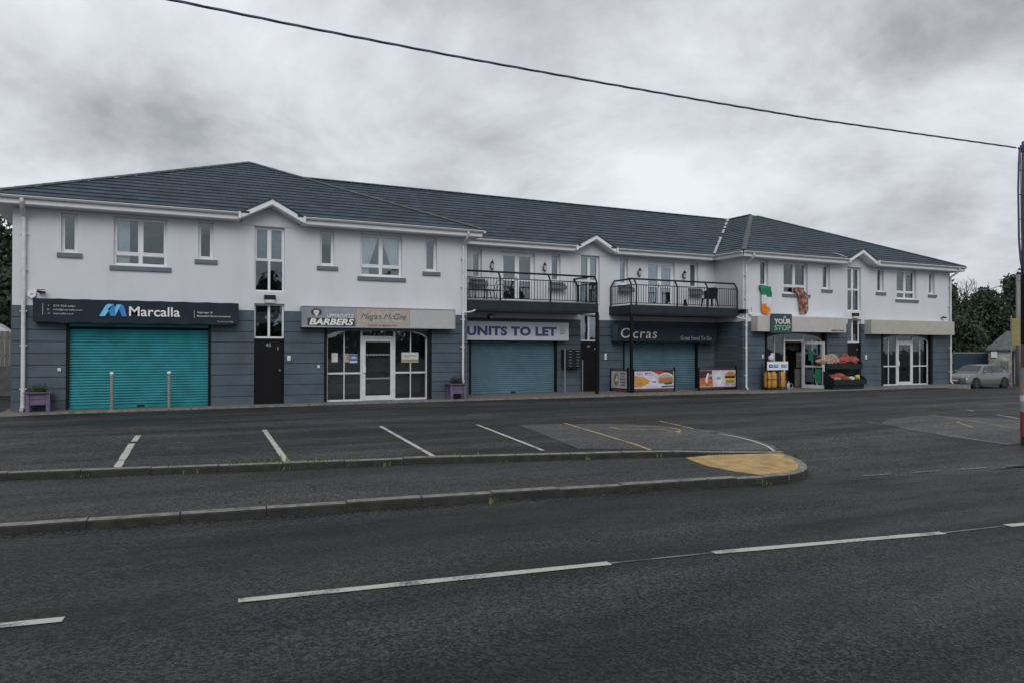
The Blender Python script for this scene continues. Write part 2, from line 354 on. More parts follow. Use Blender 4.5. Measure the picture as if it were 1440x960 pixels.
def text(s, x0, x1, z0, z1, y, m, parent, bold=0.0, shear=0.0, depth=.006, name='lettering', space=1.0, plane='xz', frame=None, word=1.0):
    cu = bpy.data.curves.new(name, 'FONT'); cu.body = s; cu.offset = bold; cu.shear = shear; cu.extrude = .01; cu.resolution_u = 3
    cu.space_character = space; cu.space_word = word
    o = bpy.data.objects.new(name, cu); COL.objects.link(o)
    dg = bpy.context.evaluated_depsgraph_get(); me = bpy.data.meshes.new_from_object(o.evaluated_get(dg)); bpy.data.objects.remove(o)
    me.name = name; xs = [v.co.x for v in me.vertices]; ys = [v.co.y for v in me.vertices]
    a, b, c, d = min(xs), max(xs), min(ys), max(ys)
    for v in me.vertices:
        u = x0+(v.co.x-a)/(b-a)*(x1-x0); h = z0+(v.co.y-c)/(d-c)*(z1-z0); k = y-depth*(v.co.z+.01)/.02
        v.co = (u, k, h) if frame is None else frame(u, h, -depth*(v.co.z+.01)/.02)
    me.materials.clear(); me.materials.append(M[m]); me.update()
    o = bpy.data.objects.new(name, me); link(o, parent); return o
def disc(mb, cx, cz, rx, rz_, y, mi=0, n=16, a0=0, a1=2*math.pi, t=.003):
    pts = [(cx+rx*math.cos(a0+(a1-a0)*i/n), cz+rz_*math.sin(a0+(a1-a0)*i/n)) for i in range(n+(a1-a0 < 6.28))]
    mb.prism(pts, 'y', y-t, y, mi); return mb

# ------------------------------------------------------------------ ground
def ss(a, b, x):
    t = min(1, max(0, (x-a)/(b-a))); return t*t*(3-2*t)
def gz(x, y):
    return -.05-.11*(1-ss(8.6, 12.4, y))-.06*max(0, min(x*.84+y*.54-41, 8.7))
def grid(xs, ys, off, name, m, inside=None, skew=0.0):
    v = []; f = []; idx = {}
    for i, x in enumerate(xs):
        for j, y in enumerate(ys): yy = y+skew*x; idx[i,j] = len(v); v.append((x, yy, gz(x, yy)+off))
    for i in range(len(xs)-1):
        for j in range(len(ys)-1):
            if inside and not inside((xs[i]+xs[i+1])/2, (ys[j]+ys[j+1])/2): continue
            f.append((idx[i,j], idx[i+1,j], idx[i+1,j+1], idx[i,j+1]))
    me = bpy.data.meshes.new(name); me.from_pydata(v, [], f); me.materials.append(M[m]); me.update()
    o = bpy.data.objects.new(name, me); link(o); return structure(o)
def rng(a, b, s): n = int(round((b-a)/s)); return [a+(b-a)*i/n for i in range(n+1)]
fy_ = [-300,-150,-80,-40,-20,-10,-4]+rng(0,16,.4)+rng(16.8,60,1.2)[0:]+[70,90,130,200,400]
grid([-400,-200,-100,-50,-30]+rng(-20,70,1.5)+[80,100,150,250,500], fy_, -.03, 'ground', 'ground')
grid(rng(-14,66,1.0), rng(7.6,16,.4)+rng(16.8,44,.8), 0, 'car_park', 'asph_park')
grid(rng(-60,90,1.5), rng(-1.6,8.9,.35), .006, 'road', 'asph_road', skew=-.108)
grid(rng(-60,90,1.5), [-5.5,-3.5,-1.75], .11, 'opposite_footpath', 'asph_path', skew=-.108)
def drape(pts, name, m, off, kind='structure', label=None):
    """flat polygon laid on the ground, cut along x so that it follows the fall"""
    bm = bmesh.new(); bm.faces.new([bm.verts.new((x,y,0)) for x,y in pts])
    for ax, vals in (((0,1,0), rng(4,24,.4)),((.84,.54,0), (41,49.7))):
        for c in vals:
            bmesh.ops.bisect_plane(bm, geom=bm.verts[:]+bm.edges[:]+bm.faces[:], plane_co=(Vector(ax)*c if ax[0]==0 else Vector(ax)*c/ (0.84**2+.54**2)), plane_no=ax)
    for v in bm.verts: v.co.z = gz(v.co.x, v.co.y)+off
    bmesh.ops.recalc_face_normals(bm, faces=bm.faces[:])
    if bm.faces and sum(f.normal.z for f in bm.faces) < 0: bmesh.ops.reverse_faces(bm, faces=bm.faces[:])
    me = bpy.data.meshes.new(name); bm.to_mesh(me); bm.free(); me.materials.append(M[m])
    o = bpy.data.objects.new(name, me); link(o); return structure(o)
def stroke(pts, wd, m, off, name, wob=.0):
    rg = random.Random(int(abs(pts[0][0])*100)); P = [Vector(p) for p in pts]; Lf = []; Rt = []
    Q = []
    for a, b in zip(P, P[1:]):
        n = max(1, int((b-a).length/.25)); Q += [a+(b-a)*i/n for i in range(n)]
    Q.append(P[-1])
    for i, p in enumerate(Q):
        d = (Q[min(i+1,len(Q)-1)]-Q[max(i-1,0)]).normalized(); nn = Vector((-d.y, d.x)); ww = wd/2*(1+rg.uniform(-wob, wob))
        Lf.append(p+nn*ww); Rt.append(p-nn*ww)
    mb = MB()
    for i in range(len(Q)-1):
        mb.q([(v.x, v.y, gz(v.x, v.y)+off) for v in (Rt[i], Rt[i+1], Lf[i+1], Lf[i])])
    return structure(part(name, mb, m))
# road centre line, dashes with a faint worn seam between them
for a, b in (((-3.2,6.62),(-.51,6.27)), ((.66,6.15),(3.8,5.77)), ((4.89,5.64),(7.62,5.2)), ((8.57,5.1),(12.2,4.55)), ((13.2,4.4),(17,3.8))):
    stroke([a, b], .105, 'paint_w', .012, 'lane_marking', .12)
for a, b in (((3.8,5.77),(4.89,5.64)), ((7.62,5.2),(8.57,5.1))):
    stroke([a, b], .03, 'paint_old', .011, 'lane_marking', .4)
# fresh tarmac patches with the disabled bays
drape([(7.16,11.9),(8.05,16.16),(9.08,15.95),(10.34,15.35),(11.18,14.3),(11.5,13.2),(11.4,12.2),(10.95,10.9),(10.7,10.55),(10.0,10.7)], 'tarmac_patch', 'asph_patch', .005)
drape([(15.75,9.45),(15.6,10.3),(15.75,11.6),(16.3,12.7),(17.4,13.4),(18.9,13.7),(19.6,13.5),(20.6,12.0),(20.6,8.6),(17.2,9.0)], 'tarmac_patch', 'asph_patch', .005)
for a, b, wd, mm in (((-.10,17.5),(-.17,16.4),.11,'paint_w'), ((-.2,16.1),(-.36,13.0),.11,'paint_w'), ((2.41,17.5),(2.07,12.5),.10,'paint_w'), ((4.97,17.2),(4.42,12.1),.09,'paint_w'), ((7.16,16.6),(6.45,11.95),.08,'paint_w'),
    ((9.24,16.0),(8.33,11.3),.08,'paint_y'), ((11.68,15.46),(11.30,13.7),.08,'paint_y'), ((11.25,13.5),(11.08,12.5),.07,'paint_old')):
    stroke([a, b], wd, mm, .010, 'bay_marking', .12)
stroke([(11.14,12.9),(11.12,12.2),(10.99,11.5),(10.78,10.9),(10.5,10.45)], .06, 'paint_w', .010, 'bay_marking', .1)
# wheelchair symbol seen edge-on: body, wheel arc, foot
stroke([(9.78,14.85),(9.69,14.2),(10.1,14.05),(10.52,14.0),(10.55,13.5)], .06, 'paint_y', .010, 'wheelchair_symbol', .1)
stroke([(10.30,14.6),(10.75,14.5),(10.95,14.1),(10.85,13.6),(10.55,13.3),(10.3,13.35)], .06, 'paint_y', .0105, 'wheelchair_symbol', .1)
stroke([(10.6,13.5),(10.45,13.1),(10.2,12.95)], .06, 'paint_y', .011, 'wheelchair_symbol', .1)
for a, b, mm, wd in (((19.67,13.81),(18.52,10.88),'paint_y',.07), ((15.9,11.9),(15.75,9.3),'paint_old',.07), ((21.43,13.02),(20.74,12.0),'paint_w',.07), ((22.32,14.46),(22.02,14.05),'paint_w',.07),
    ((16.38,13.12),(16.06,12.5),'paint_old',.07), ((17.83,12.09),(18.24,12.08),'paint_y',.06), ((18.24,12.08),(18.67,12.28),'paint_y',.06), ((18.3,12.1),(17.67,11.3),'paint_y',.06)):
    stroke([a, b], wd, mm, .010, 'bay_marking', .15)
for i in range(6):
    stroke([(9.9+i*1.0, 8.05-i*.12), (10.45+i*1.0, 7.98-i*.12)], .045, 'paint_old', .012, 'give_way_marking', .3)
for i in range(9):   # faded dashes along the front of the shops
    x = 14.6+i*.95; stroke([(x, 24.02-(i>3)*.09*(i-3)), (x+.55, 23.99-(i>3)*.09*(i-3))], .05, 'paint_old', .012, 'faded_marking', .4)

# ------------------------------------------------------------------ island, footpath, kerbs
def resample(pts, step):
    P = [Vector(p) for p in pts]; out = [P[0]]; need = step; 
    for a, b in zip(P, P[1:]):
        d = (b-a).length; t = 0
        while d-t >= need: t += need; out.append(a+(b-a)*t/d); need = step
        need -= d-t
    if (out[-1]-P[-1]).length > step*.3: out.append(P[-1])
    return out
def kerb(pts, step, wd, top, bot, name, seed):
    root = bpy.data.objects.new(name, None); root.location = (pts[0][0], pts[0][1], 0); COL.objects.link(root); structure(root); W[root] = Matrix.Translation(root.location)
    Q = resample(pts, step); rg = random.Random(seed)
    for a, b in zip(Q, Q[1:]):
        d = (b-a); L = d.length; d.normalize(); n = Vector((-d.y, d.x)); g = .008
        mb = MB(); j = rg.uniform(-.005, .005); za = top(a)+j; zb = top(b)+j+rg.uniform(-.003,.003); A, B = a+d*g, b-d*g
        prof = [(0,bot),(0,-.025),(.012,-.008),(.03,0),(wd,0),(wd,bot)]
        r = []
        for p, zt in ((A, za), (B, zb)):
            r.append([(p.x+n.x*u+n.x*j*.6, p.y+n.y*u+n.y*j*.6, (zt+h if h > bot else h)) for u, h in prof])
        k = len(prof)
        for i in range(k-1): mb.q([r[0][i], r[1][i], r[1][i+1], r[0][i+1]], 0 if i > 1 else 1)  # front face and its top edge take the darker concrete
        mb.q(r[0]); mb.q(r[1][::-1])
        part('kerb_stone', mb, ['concrete','kerb_face'], root)
    # mortar core, just inside the stones
    mb = MB(); m_ = [p for p in Q]
    for a, b in zip(m_, m_[1:]):
        d = (b-a).normalized(); n = Vector((-d.y, d.x)); za, zb = top(a)-.02, top(b)-.02
        s = [(a+n*.02, za), (b+n*.02, zb), (b+n*(wd-.01), zb), (a+n*(wd-.01), za)]
        mb.q([(p.x, p.y, z) for p, z in s]); mb.q([(s[0][0].x, s[0][0].y, bot), (s[1][0].x, s[1][0].y, bot), (s[1][0].x, s[1][0].y, zb), (s[0][0].x, s[0][0].y, za)])
    part('mortar', mb, 'joint', root); return root
FK = [(-14.2,10.62),(-1.33,9.32),(3.15,8.87),(7.17,8.36)]
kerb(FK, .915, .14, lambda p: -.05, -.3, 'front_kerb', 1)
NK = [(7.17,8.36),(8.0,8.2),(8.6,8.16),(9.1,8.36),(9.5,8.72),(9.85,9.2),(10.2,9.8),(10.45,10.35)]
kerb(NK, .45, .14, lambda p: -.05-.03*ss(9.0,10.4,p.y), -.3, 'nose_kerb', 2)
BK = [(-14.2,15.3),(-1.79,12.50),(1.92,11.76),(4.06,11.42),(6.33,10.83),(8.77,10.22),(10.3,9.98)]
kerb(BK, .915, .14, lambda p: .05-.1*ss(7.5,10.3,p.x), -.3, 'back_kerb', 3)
foot = [(-14.2,10.76),(-1.33,9.46),(3.15,9.01),(7.17,8.50),(8.0,8.34),(8.6,8.30),(9.02,8.47),(9.4,8.82),(9.74,9.28),(10.1,9.88),(10.25,10.0),(8.77,10.24),(6.33,10.85),(4.06,11.44),(1.92,11.78),(-1.79,12.52),(-14.2,15.3)]
mb = MB(); mb.prism(foot, 'z', -.3, -.052); structure(part('footpath', mb, 'asph_path'))
# buff blister paving on the nose, tile by tile
def clip(poly, a, b):
    """keep the part of poly left of the line a->b"""
    o = []
    def sd(p): return (b[0]-a[0])*(p[1]-a[1])-(b[1]-a[1])*(p[0]-a[0])
    for p, q in zip(poly, poly[1:]+poly[:1]):
        u, v = sd(p), sd(q)
        if u >= 0: o.append(p)
        if (u >= 0) != (v >= 0): t = u/(u-v); o.append((p[0]+(q[0]-p[0])*t, p[1]+(q[1]-p[1])*t))
    return o
yel = [(8.2,10.14),(7.95,9.35),(7.98,8.75),(8.1,8.345),(8.6,8.31),(9.01,8.48),(9.39,8.83),(9.73,9.29),(10.08,9.87),(8.76,10.215)]
def inside(p, poly): return all((b[0]-a[0])*(p[1]-a[1])-(b[1]-a[1])*(p[0]-a[0]) > .0 for a, b in zip(poly, poly[1:]+poly[:1]))
tact = bpy.data.objects.new('tactile_paving', None); tact.location = (9,9.2,-.05); COL.objects.link(tact); structure(tact); W[tact] = Matrix.Translation(tact.location)
T = .40
for i in range(-1, 8):
    for j in range(-1, 8):
        ang = R(-12); ca, sa = math.cos(ang), math.sin(ang)
        def w2(u, v): return (7.6+u*ca-v*sa, 8.5+u*sa+v*ca)
        u, v = i*T, j*T; g = .006
        p = [w2(u+g, v+g), w2(u+T-g, v+g), w2(u+T-g, v+T-g), w2(u+g, v+T-g)]
        for a, b in zip(yel, yel[1:]+yel[:1]):
            p = clip(p, a, b)
            if len(p) < 3: break
        if len(p) < 3: continue
        ar = abs(sum(a[0]*b[1]-b[0]*a[1] for a, b in zip(p, p[1:]+p[:1])))/2
        if ar < .004: continue
        mb = MB(); z = -.043+random.uniform(-.0015,.0015); mb.prism(p, 'z', -.06, z)
        for bi in range(6):
            for bj in range(6):
                c = w2(u+(bi+.5)*T/6, v+(bj+.5)*T/6)
                if inside((c[0], c[1]), yel):
                    n0 = len(mb.v); r1, r2 = .018, .010
                    mb.v += [(c[0]+r1*x, c[1]+r1*y, z) for x, y in ((1,0),(0,1),(-1,0),(0,-1))]+[(c[0]+r2*x, c[1]+r2*y, z+.006) for x, y in ((1,0),(0,1),(-1,0),(0,-1))]
                    for k in range(4): mb.f.append((n0+k, n0+(k+1)%4, n0+4+(k+1)%4, n0+4+k)); mb.m.append(0)
                    mb.f.append((n0+4,n0+5,n0+6,n0+7)); mb.m.append(0)
        part('paving_tile', mb, 'yellow_tile', tact)
# kerbed corner on the right where the pole stands
mb = MB(); isl = [(16.3,8.95),(17.2,8.75),(20.5,8.4),(26,8.0),(26,9.2),(19,9.75),(17.2,9.75),(16.5,9.45)]
mb.prism(isl, 'z', -.3, .0); structure(part('corner_footpath', mb, 'concrete', bevel=.02))
# pavement at the foot of the shops
pv = [(-3.5,23.75),(-1.9,24.15),(2,24.25),(6,24.3),(11.3,24.28),(13.5,24.2),(16.5,24.12),(21.3,24.0),(22.3,23.45),(26.6,23.35),(33,23.5),(37.05,23.9),(37.05,27.2),(-3.5,27.2)]
mb = MB(); mb.prism(pv, 'z', -.4, .0); shop_pav = structure(part('shop_pavement', mb, 'pave'))
pk = MB(); kk = resample([(-3.5,23.66),(-1.9,24.06),(2,24.16),(6,24.21),(11.3,24.19),(13.5,24.11),(16.5,24.03),(21.3,23.91),(22.3,23.36),(26.6,23.26),(33,23.41),(37.05,23.81)], .6)
for a, b in zip(kk, kk[1:]):
    d = (b-a).normalized(); n = Vector((-d.y,d.x)); a2, b2 = a+d*.006, b-d*.006; z = .004+random.uniform(-.003,.003)
    mb = MB(); mb.prism([(a2.x,a2.y),(b2.x,b2.y),(b2.x+n.x*.095,b2.y+n.y*.095),(a2.x+n.x*.095,a2.y+n.y*.095)], 'z', -.4, z); part('edging_stone', mb, 'concrete', shop_pav)

# weeds along the kerbs
mb = MB(); rg = random.Random(5)
def tuft(x, y, z, n, h, sp):
    for _ in range(n):
        a = rg.uniform(0, 6.28); r = rg.uniform(0, sp); px, py = x+r*math.cos(a), y+r*math.sin(a)*.5; hh = h*rg.uniform(.4,1); b = rg.uniform(0,6.28); t = rg.uniform(.1,.5)*hh; w_ = rg.uniform(.004,.012)
        q = (px+t*math.cos(b), py+t*math.sin(b), z+hh)
        mb.q([(px-w_*math.sin(b),py+w_*math.cos(b),z),(px+w_*math.sin(b),py-w_*math.cos(b),z),(q[0]+w_*math.sin(b)*.6,q[1]-w_*math.cos(b)*.6,q[2]),(q[0]-w_*math.sin(b)*.6,q[1]+w_*math.cos(b)*.6,q[2])])
for x, n, h in ((-1.5,60,.09),(-1.15,70,.10),(-.75,50,.10),(-.3,30,.06),(.35,60,.12),(.5,50,.10),(1.25,90,.13),(1.45,90,.14),(1.75,40,.2),(1.95,25,.24),(2.35,100,.15),(2.55,90,.14),(2.9,60,.12),(3.3,30,.1),(4.6,90,.13),(4.9,80,.12),(5.3,30,.08),(6.0,30,.08),(7.4,20,.06)):
    y = 12.68+(x+1.79)*-.215 if x < 4 else 11.58-(x-4.06)*.262
    tuft(x, y, gz(x, y)+.0, int(n*.6), h*.75+.06, .16)
for x in (-.8,.6,1.9,3.4,5.2,6.6,7.9): tuft(x, 12.44-(x+1.79)*.2-(.1 if x>4 else 0), -.05, 14, .07, .12)
for x, y, n in ((3.95,8.66,14),(7.95,8.08,14),(10.35,9.8,16),(9.7,8.8,6),(10.5,10.3,16),(8.3,10.2,14)): tuft(x, y, gz(x,y), n, .09, .12)
w_ = part('kerb_weeds', mb, 'weed'); tag(w_, 'green weeds and grass tufts growing in the joints of the kerbs', 'weeds', kind='stuff')

# ------------------------------------------------------------------ the parade of shops
B = thing('shopping_parade', 'long two storey parade of shops, white above and slate blue below, under dark hipped roofs', 'building', (17,24.84,0))
YF, YM = 24.84, 26.64; ZS, ZE = 2.93, 5.72; TH = .28
def wall(x0, x1, z0, z1, y, holes, th=TH, mb=None):
    mb = mb or MB()
    xs = sorted({x0,x1,*[v for h in holes for v in h[:2] if x0 < v < x1]}); zs = sorted({z0,z1,*[v for h in holes for v in h[2:] if z0 < v < z1]})
    def solid(i, j):
        if i < 0 or j < 0 or i >= len(xs)-1 or j >= len(zs)-1: return False
        cx, cz = (xs[i]+xs[i+1])/2, (zs[j]+zs[j+1])/2
        return not any(h[0] < cx < h[1] and h[2] < cz < h[3] for h in holes)
    for i in range(len(xs)-1):
        for j in range(len(zs)-1):
            if not solid(i, j): continue
            a, b, c, d = xs[i], xs[i+1], zs[j], zs[j+1]
            mb.q([(a,y,c),(b,y,c),(b,y,d),(a,y,d)]); mb.q([(b,y+th,c),(a,y+th,c),(a,y+th,d),(b,y+th,d)])
            if not solid(i-1,j): mb.q([(a,y+th,c),(a,y,c),(a,y,d),(a,y+th,d)])
            if not solid(i+1,j): mb.q([(b,y,c),(b,y+th,c),(b,y+th,d),(b,y,d)])
            if not solid(i,j-1): mb.q([(a,y+th,c),(b,y+th,c),(b,y,c),(a,y,c)])
            if not solid(i,j+1): mb.q([(a,y,d),(b,y,d),(b,y+th,d),(a,y+th,d)])
    return mb
ROWS = [0,.26,.60,.93,1.27,1.60,1.93,2.26,2.60,2.93]
def bands(x0, x1, y, holes):
    """recessed backing and proud rendered courses with V joints between them"""
    part('lower_wall', wall(x0, x1, -.3, ZS, y+.02, holes), 'groove', B)
    for a, b in zip(ROWS, ROWS[1:]):
        c = (a+b)/2; cur = [(x0, x1)]
        for h in holes:
            if h[2] < c < h[3]: cur = [s for (p, q) in cur for s in ((p, min(q, h[0])), (max(p, h[1]), q)) if s[1]-s[0] > .02]
        for p, q in cur:
            lo = a-.02 if a == 0 else a+.009; hi = b-.009
            for h in holes:       # trim a course that an opening cuts into
                if h[0] < (p+q)/2 < h[1] and a < h[3] < b: lo = h[3]
            mb = MB(); mb.prism([(y+.018,lo),(y+.018,hi),(y+.005,hi),(y,hi-.006),(y,lo+.006),(y+.005,lo)], 'x', p, q)
            part('wall_course', mb, 'render_slate', B)
def side_bands(x, y0, y1, sgn):
    mb = MB(); mb.box(x, x+sgn*.02, y0, y1, -.3, ZS-.001) if sgn > 0 else mb.box(x+sgn*.02, x, y0, y1, -.3, ZS-.001)
    for a, b in zip(ROWS, ROWS[1:]):
        lo = a-.02 if a == 0 else a+.009; m2 = MB(); xa, xb = (x-.018, x) if sgn > 0 else (x, x+.018)
        m2.box(xa, xb, y0, y1, lo, b-.009); part('wall_course', m2, 'render_slate', B)
# openings
ST = 3.56; STM = 16.58; STR = 30.02
def stair_holes(c): return [(c-.46,c+.46,3.53,5.58),(c-.46,c+.46,2.06,3.15)]
HL = [(-2.14,-1.73,4.47,5.58),(-.82,.60,4.17,5.58),(1.46,1.89,4.47,5.58),(5.13,5.60,4.45,5.58),(6.47,7.92,4.17,5.58),(8.75,9.18,4.43,5.58)]+stair_holes(ST)
HM = [(11.28,11.68,4.45,5.56),(12.50,14.0,3.50,5.54),(14.74,15.17,4.45,5.56),(18.05,18.46,4.45,5.56),(19.43,20.94,3.50,5.54),(21.78,22.24,4.45,5.56)]+stair_holes(STM)
HR = [(24.15,24.62,4.5,5.62),(25.53,27.01,4.22,5.62),(27.95,28.42,4.5,5.62),(31.58,32.05,4.5,5.62),(32.97,34.42,4.20,5.62),(35.38,35.80,4.5,5.62)]+stair_holes(STR)
part('upper_wall', wall(-3.3, 10.31, ZS, ZE, YF, HL), 'render_white', B)
part('upper_wall', wall(10.31+.0, 23.17, ZS, ZE, YM, HM), 'render_white', B)
part('upper_wall', wall(23.17, 37.0, ZS, ZE, YF, HR), 'render_white', B)
DL = (ST-.46, ST+.46, -.3, 2.06); DM = (STM-.46, STM+.46, -.3, 2.06); DR = (STR-.46, STR+.46, -.3, 2.06)
def up(h): return [(a,b,c,ZS) if d == 3.15 else (a,b,c,d) for a,b,c,d in h if c < ZS]
bands(-3.3, 10.31, YF, [DL,(-2.0,1.84,-.3,2.5),(5.28,9.0,-.3,2.5)]+up(stair_holes(ST)))
bands(10.31, 23.17, YM, [DM,(11.16,15.02,-.3,2.3),(18.20,22.22,-.3,2.3)]+up(stair_holes(STM)))
bands(23.17, 37.0, YF, [DR,(24.42,28.22,-.3,2.5),(31.86,35.66,-.3,2.5)]+up(stair_holes(STR)))
# gable ends and returns
def box(*a): mb = MB(); mb.box(*a); return mb
for x, y0, y1 in ((-3.3,YF+TH,42.0), (37.0-.28,YF+TH,42.0), (10.31-.28,YF+TH,YM+.1), (23.17,YF+TH,YM+.1)):
    part('side_wall', box(x, x+.28, y0, y1, -.6, ZE), 'render_white', B)
side_bands(-3.3, YF+.02, 42.0, 1); side_bands(10.31, YF+.0, YM, -1); side_bands(23.17, YF+.02, YM, 1); side_bands(37.0, YF, 42.0, -1)
part('back_wall', box(-3.3, 37.0, 41.99, 42.3, -1.0, ZE), 'render_white', B)
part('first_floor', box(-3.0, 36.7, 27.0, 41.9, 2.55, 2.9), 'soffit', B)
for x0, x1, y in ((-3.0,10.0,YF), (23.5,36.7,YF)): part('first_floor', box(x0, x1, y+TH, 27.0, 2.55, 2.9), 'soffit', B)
for x0, x1, y in ((-3.0,10.0,YF+.3),(10.35,23.1,YM+.3),(23.5,36.7,YF+.3)): part('ground_floor', box(x0, x1, y, 41.9, -.3, .01), 'roomf', B)
for y, x0, x1 in ((28.6,-3.0,9.9),(30.2,10.4,23.1),(28.8,23.5,36.7)): part('inner_wall', box(x0, x1, y, y+.1, .01, ZE), 'room', B)
for x in (ST-.6, ST+.6, 10.1, STM-.6, STM+.6, 23.3, STR-.6, STR+.6): part('inner_wall', box(x-.05, x+.05, (27.0 if 11 < x < 23 else 25.2), 28.5, .01, ZE), 'room', B)
for x0, x1, y in ((-3.0,10.0,YF+.3),(10.35,23.1,YM+.3),(23.5,36.7,YF+.3)): part('ceiling', box(x0, x1, y, 41.9, ZE-.05, ZE+.0), 'upvc', B)

# --- windows
def window(x0, x1, z0, z1, y, kind, sill=True, curt=None, open_=False):
    fr = .055; d0, d1 = y+.13, y+.19; mb = MB(); panes = []
    def ring(a, b, c, d, t, y0=d0, y1=d1):
        mb.box(a, b, y0, y1, c, c+t); mb.box(a, b, y0, y1, d-t, d); mb.box(a, a+t, y0, y1, c+t, d-t); mb.box(b-t, b, y0, y1, c+t, d-t)
    ring(x0, x1, z0, z1, fr)
    if kind == 'narrow':
        ring(x0+fr, x1-fr, z0+fr, z1-fr, .03, d0-.012, d1-.02); panes.append((x0+fr+.03, x1-fr-.03, z0+fr+.03, z1-fr-.03))
    if kind == 'wide':
        zt = z0+.31; xm = (x0+x1)/2; mb.box(x0+fr, x1-fr, d0-.004, d1, zt, zt+.06); mb.box(xm-.035, xm+.035, d0-.008, d1, z0+fr, zt); mb.box(xm-.035, xm+.035, d0-.008, d1, zt+.06, z1-fr)
        for a, b in ((x0+fr, xm-.035), (xm+.035, x1-fr)):
            panes.append((a+.02, b-.02, z0+fr+.02, zt-.02)); mb.box(a, b, d0+.01, d1-.01, z0+fr, z0+fr+.02); mb.box(a, b, d0+.01, d1-.01, zt-.02, zt)
            mb.box(a, a+.02, d0+.01, d1-.01, z0+fr+.02, zt-.02); mb.box(b-.02, b, d0+.01, d1-.01, z0+fr+.02, zt-.02)
            ring(a+.001, b-.001, zt+.061, z1-fr-.001, .035, d0-.012, d1-.02); panes.append((a+.036, b-.036, zt+.095, z1-fr-.036))
    if kind in ('stair2', 'stair1'):
        xm = (x0+x1)/2; lv = [(z0+fr, z1-fr)] if kind == 'stair1' else [(z0+fr, z0+.98), (z0+1.03, z1-fr)]
        if kind == 'stair2': mb.box(x0+fr, x1-fr, d0-.003, d1, z0+.98, z0+1.03)
        for k, (c, d) in enumerate(lv):
            mb.box(xm-.035, xm+.035, d0-.006, d1, c, d)
            for a, b in ((x0+fr, xm-.035), (xm+.035, x1-fr)):
                if k == 1: ring(a+.001, b-.001, c+.001, d-.001, .025, d0-.012, d1-.02); panes.append((a+.026, b-.026, c+.026, d-.026))
                else: panes.append((a, b, c, d))
    f = part('window', mb, 'upvc', B)
    for a, b, c, d in panes: part('pane', box(a-.008, b+.008, y+.158, y+.163, c-.008, d+.008), 'glass', f)
    if sill:
        part('sill', box(x0-.10, x1+.12, y-.055, y+.13, z0-.155, z0-.025), 'sill', f, bevel=.006)
        part('sill_board', box(x0, x1, y-.02, y+.16, z0-.024, z0-.001), 'upvc', f)
    if curt:
        for (a, b, style) in curt:
            m2 = MB(); n = 26; rows = 10
            for j in range(rows+1):
                t = j/rows; zc = z1-.03-(z1-z0-.06)*t
                for i in range(n+1):
                    u = i/n; 
                    if style == 'left': u2 = u*(1-.55*min(1, t*1.35)**.8) if t < .75 else u*(.42+.1*(t-.75))
                    elif style == 'right': u2 = 1-(1-u)*(1-.55*min(1, t*1.35)**.8) if t < .75 else 1-(1-u)*(.42+.1*(t-.75))
                    else: u2 = u
                    m2.v.append((a+(b-a)*u2, y+.24+.025*math.sin(i*1.9+.4*math.sin(j)), zc))
            for j in range(rows):
                for i in range(n):
                    k = j*(n+1)+i; m2.f.append((k, k+n+1, k+n+2, k+1)); m2.m.append(0)
            part('curtain', m2, 'curtain', f, smooth=True)
    return f
for i, (h, y) in enumerate([(h, YF) for h in HL]+[(h, YM) for h in HM]+[(h, YF) for h in HR]):
    x0, x1, z0, z1 = h; wd = x1-x0; mid = x0 > 10.4 and x0 < 23
    if abs(z0-3.53) < .01: window(*h, y, 'stair2', False)
    elif abs(z0-2.06) < .01:
        f = window(*h, y, 'stair1', False)
        part('window_panel', box(x0+.002, x1-.002, y+.03, y+.14, 3.152, 3.528), 'upvc_dirty', f)
    elif z0 == 3.50: pass
    elif wd < .6:
        window(*h, y, 'narrow')
    else:
        c = None
        if abs(x0+.82) < .01: c = [(x0+.05, x0+.42, 'plain')]
        if abs(x0-6.47) < .01: c = [(x0+.05, (x0+x1)/2, 'left'), ((x0+x1)/2, x1-.05, 'right')]
        if abs(x0-32.97) < .01: c = [((x0+x1)/2, x1-.1, 'plain'), (x0+.1, x0+.5, 'left')]
        window(*h, y, 'wide', curt=c)
# nets behind the tall stair windows and the second left window
for c, y in ((ST,YF), (STM,YM), (STR,YF)): part('window_blind', box(c-.42, c+.42, y+.3, y+.305, 4.56, 5.54), 'blind', B)
# french doors onto the balconies
for x0, x1 in ((12.50,14.0), (19.43,20.94)):
    mb = MB(); y0, y1 = YM+.13, YM+.19; z0, z1 = 3.50, 5.54; xm = (x0+x1)/2
    mb.box(x0, x1, y0, y1, z1-.06, z1); mb.box(x0, x0+.06, y0, y1, z0, z1-.06); mb.box(x1-.06, x1, y0, y1, z0, z1-.06); mb.box(x0+.06, x1-.06, y0, y1, z0, z0+.04)
    f = part('french_door', mb, 'upvc', B)
    for a, b in ((x0+.062, xm-.003), (xm+.003, x1-.062)):
        m2 = MB(); c, d, t = z0+.045, z1-.065, .09
        m2.box(a, b, y0-.012, y1-.02, c, c+.14); m2.box(a, b, y0-.012, y1-.02, d-t, d); m2.box(a, a+t, y0-.012, y1-.02, c+.14, d-t); m2.box(b-t, b, y0-.012, y1-.02, c+.14, d-t)
        m2.box(a+t, b-t, y0-.008, y1-.024, c+.86, c+.96)
        g = part('door_leaf', m2, 'upvc', f); 
        part('door_glass', box(a+t-.005, b-t+.005, y0+.018, y0+.022, c+.13, c+.865), 'glass', f); part('door_glass', box(a+t-.005, b-t+.005, y0+.018, y0+.022, c+.955, d-t+.005), 'glass', f)
    part('handle', box(xm-.06, xm-.035, y0-.06, y0-.012, 4.42, 4.58), 'steel', f)
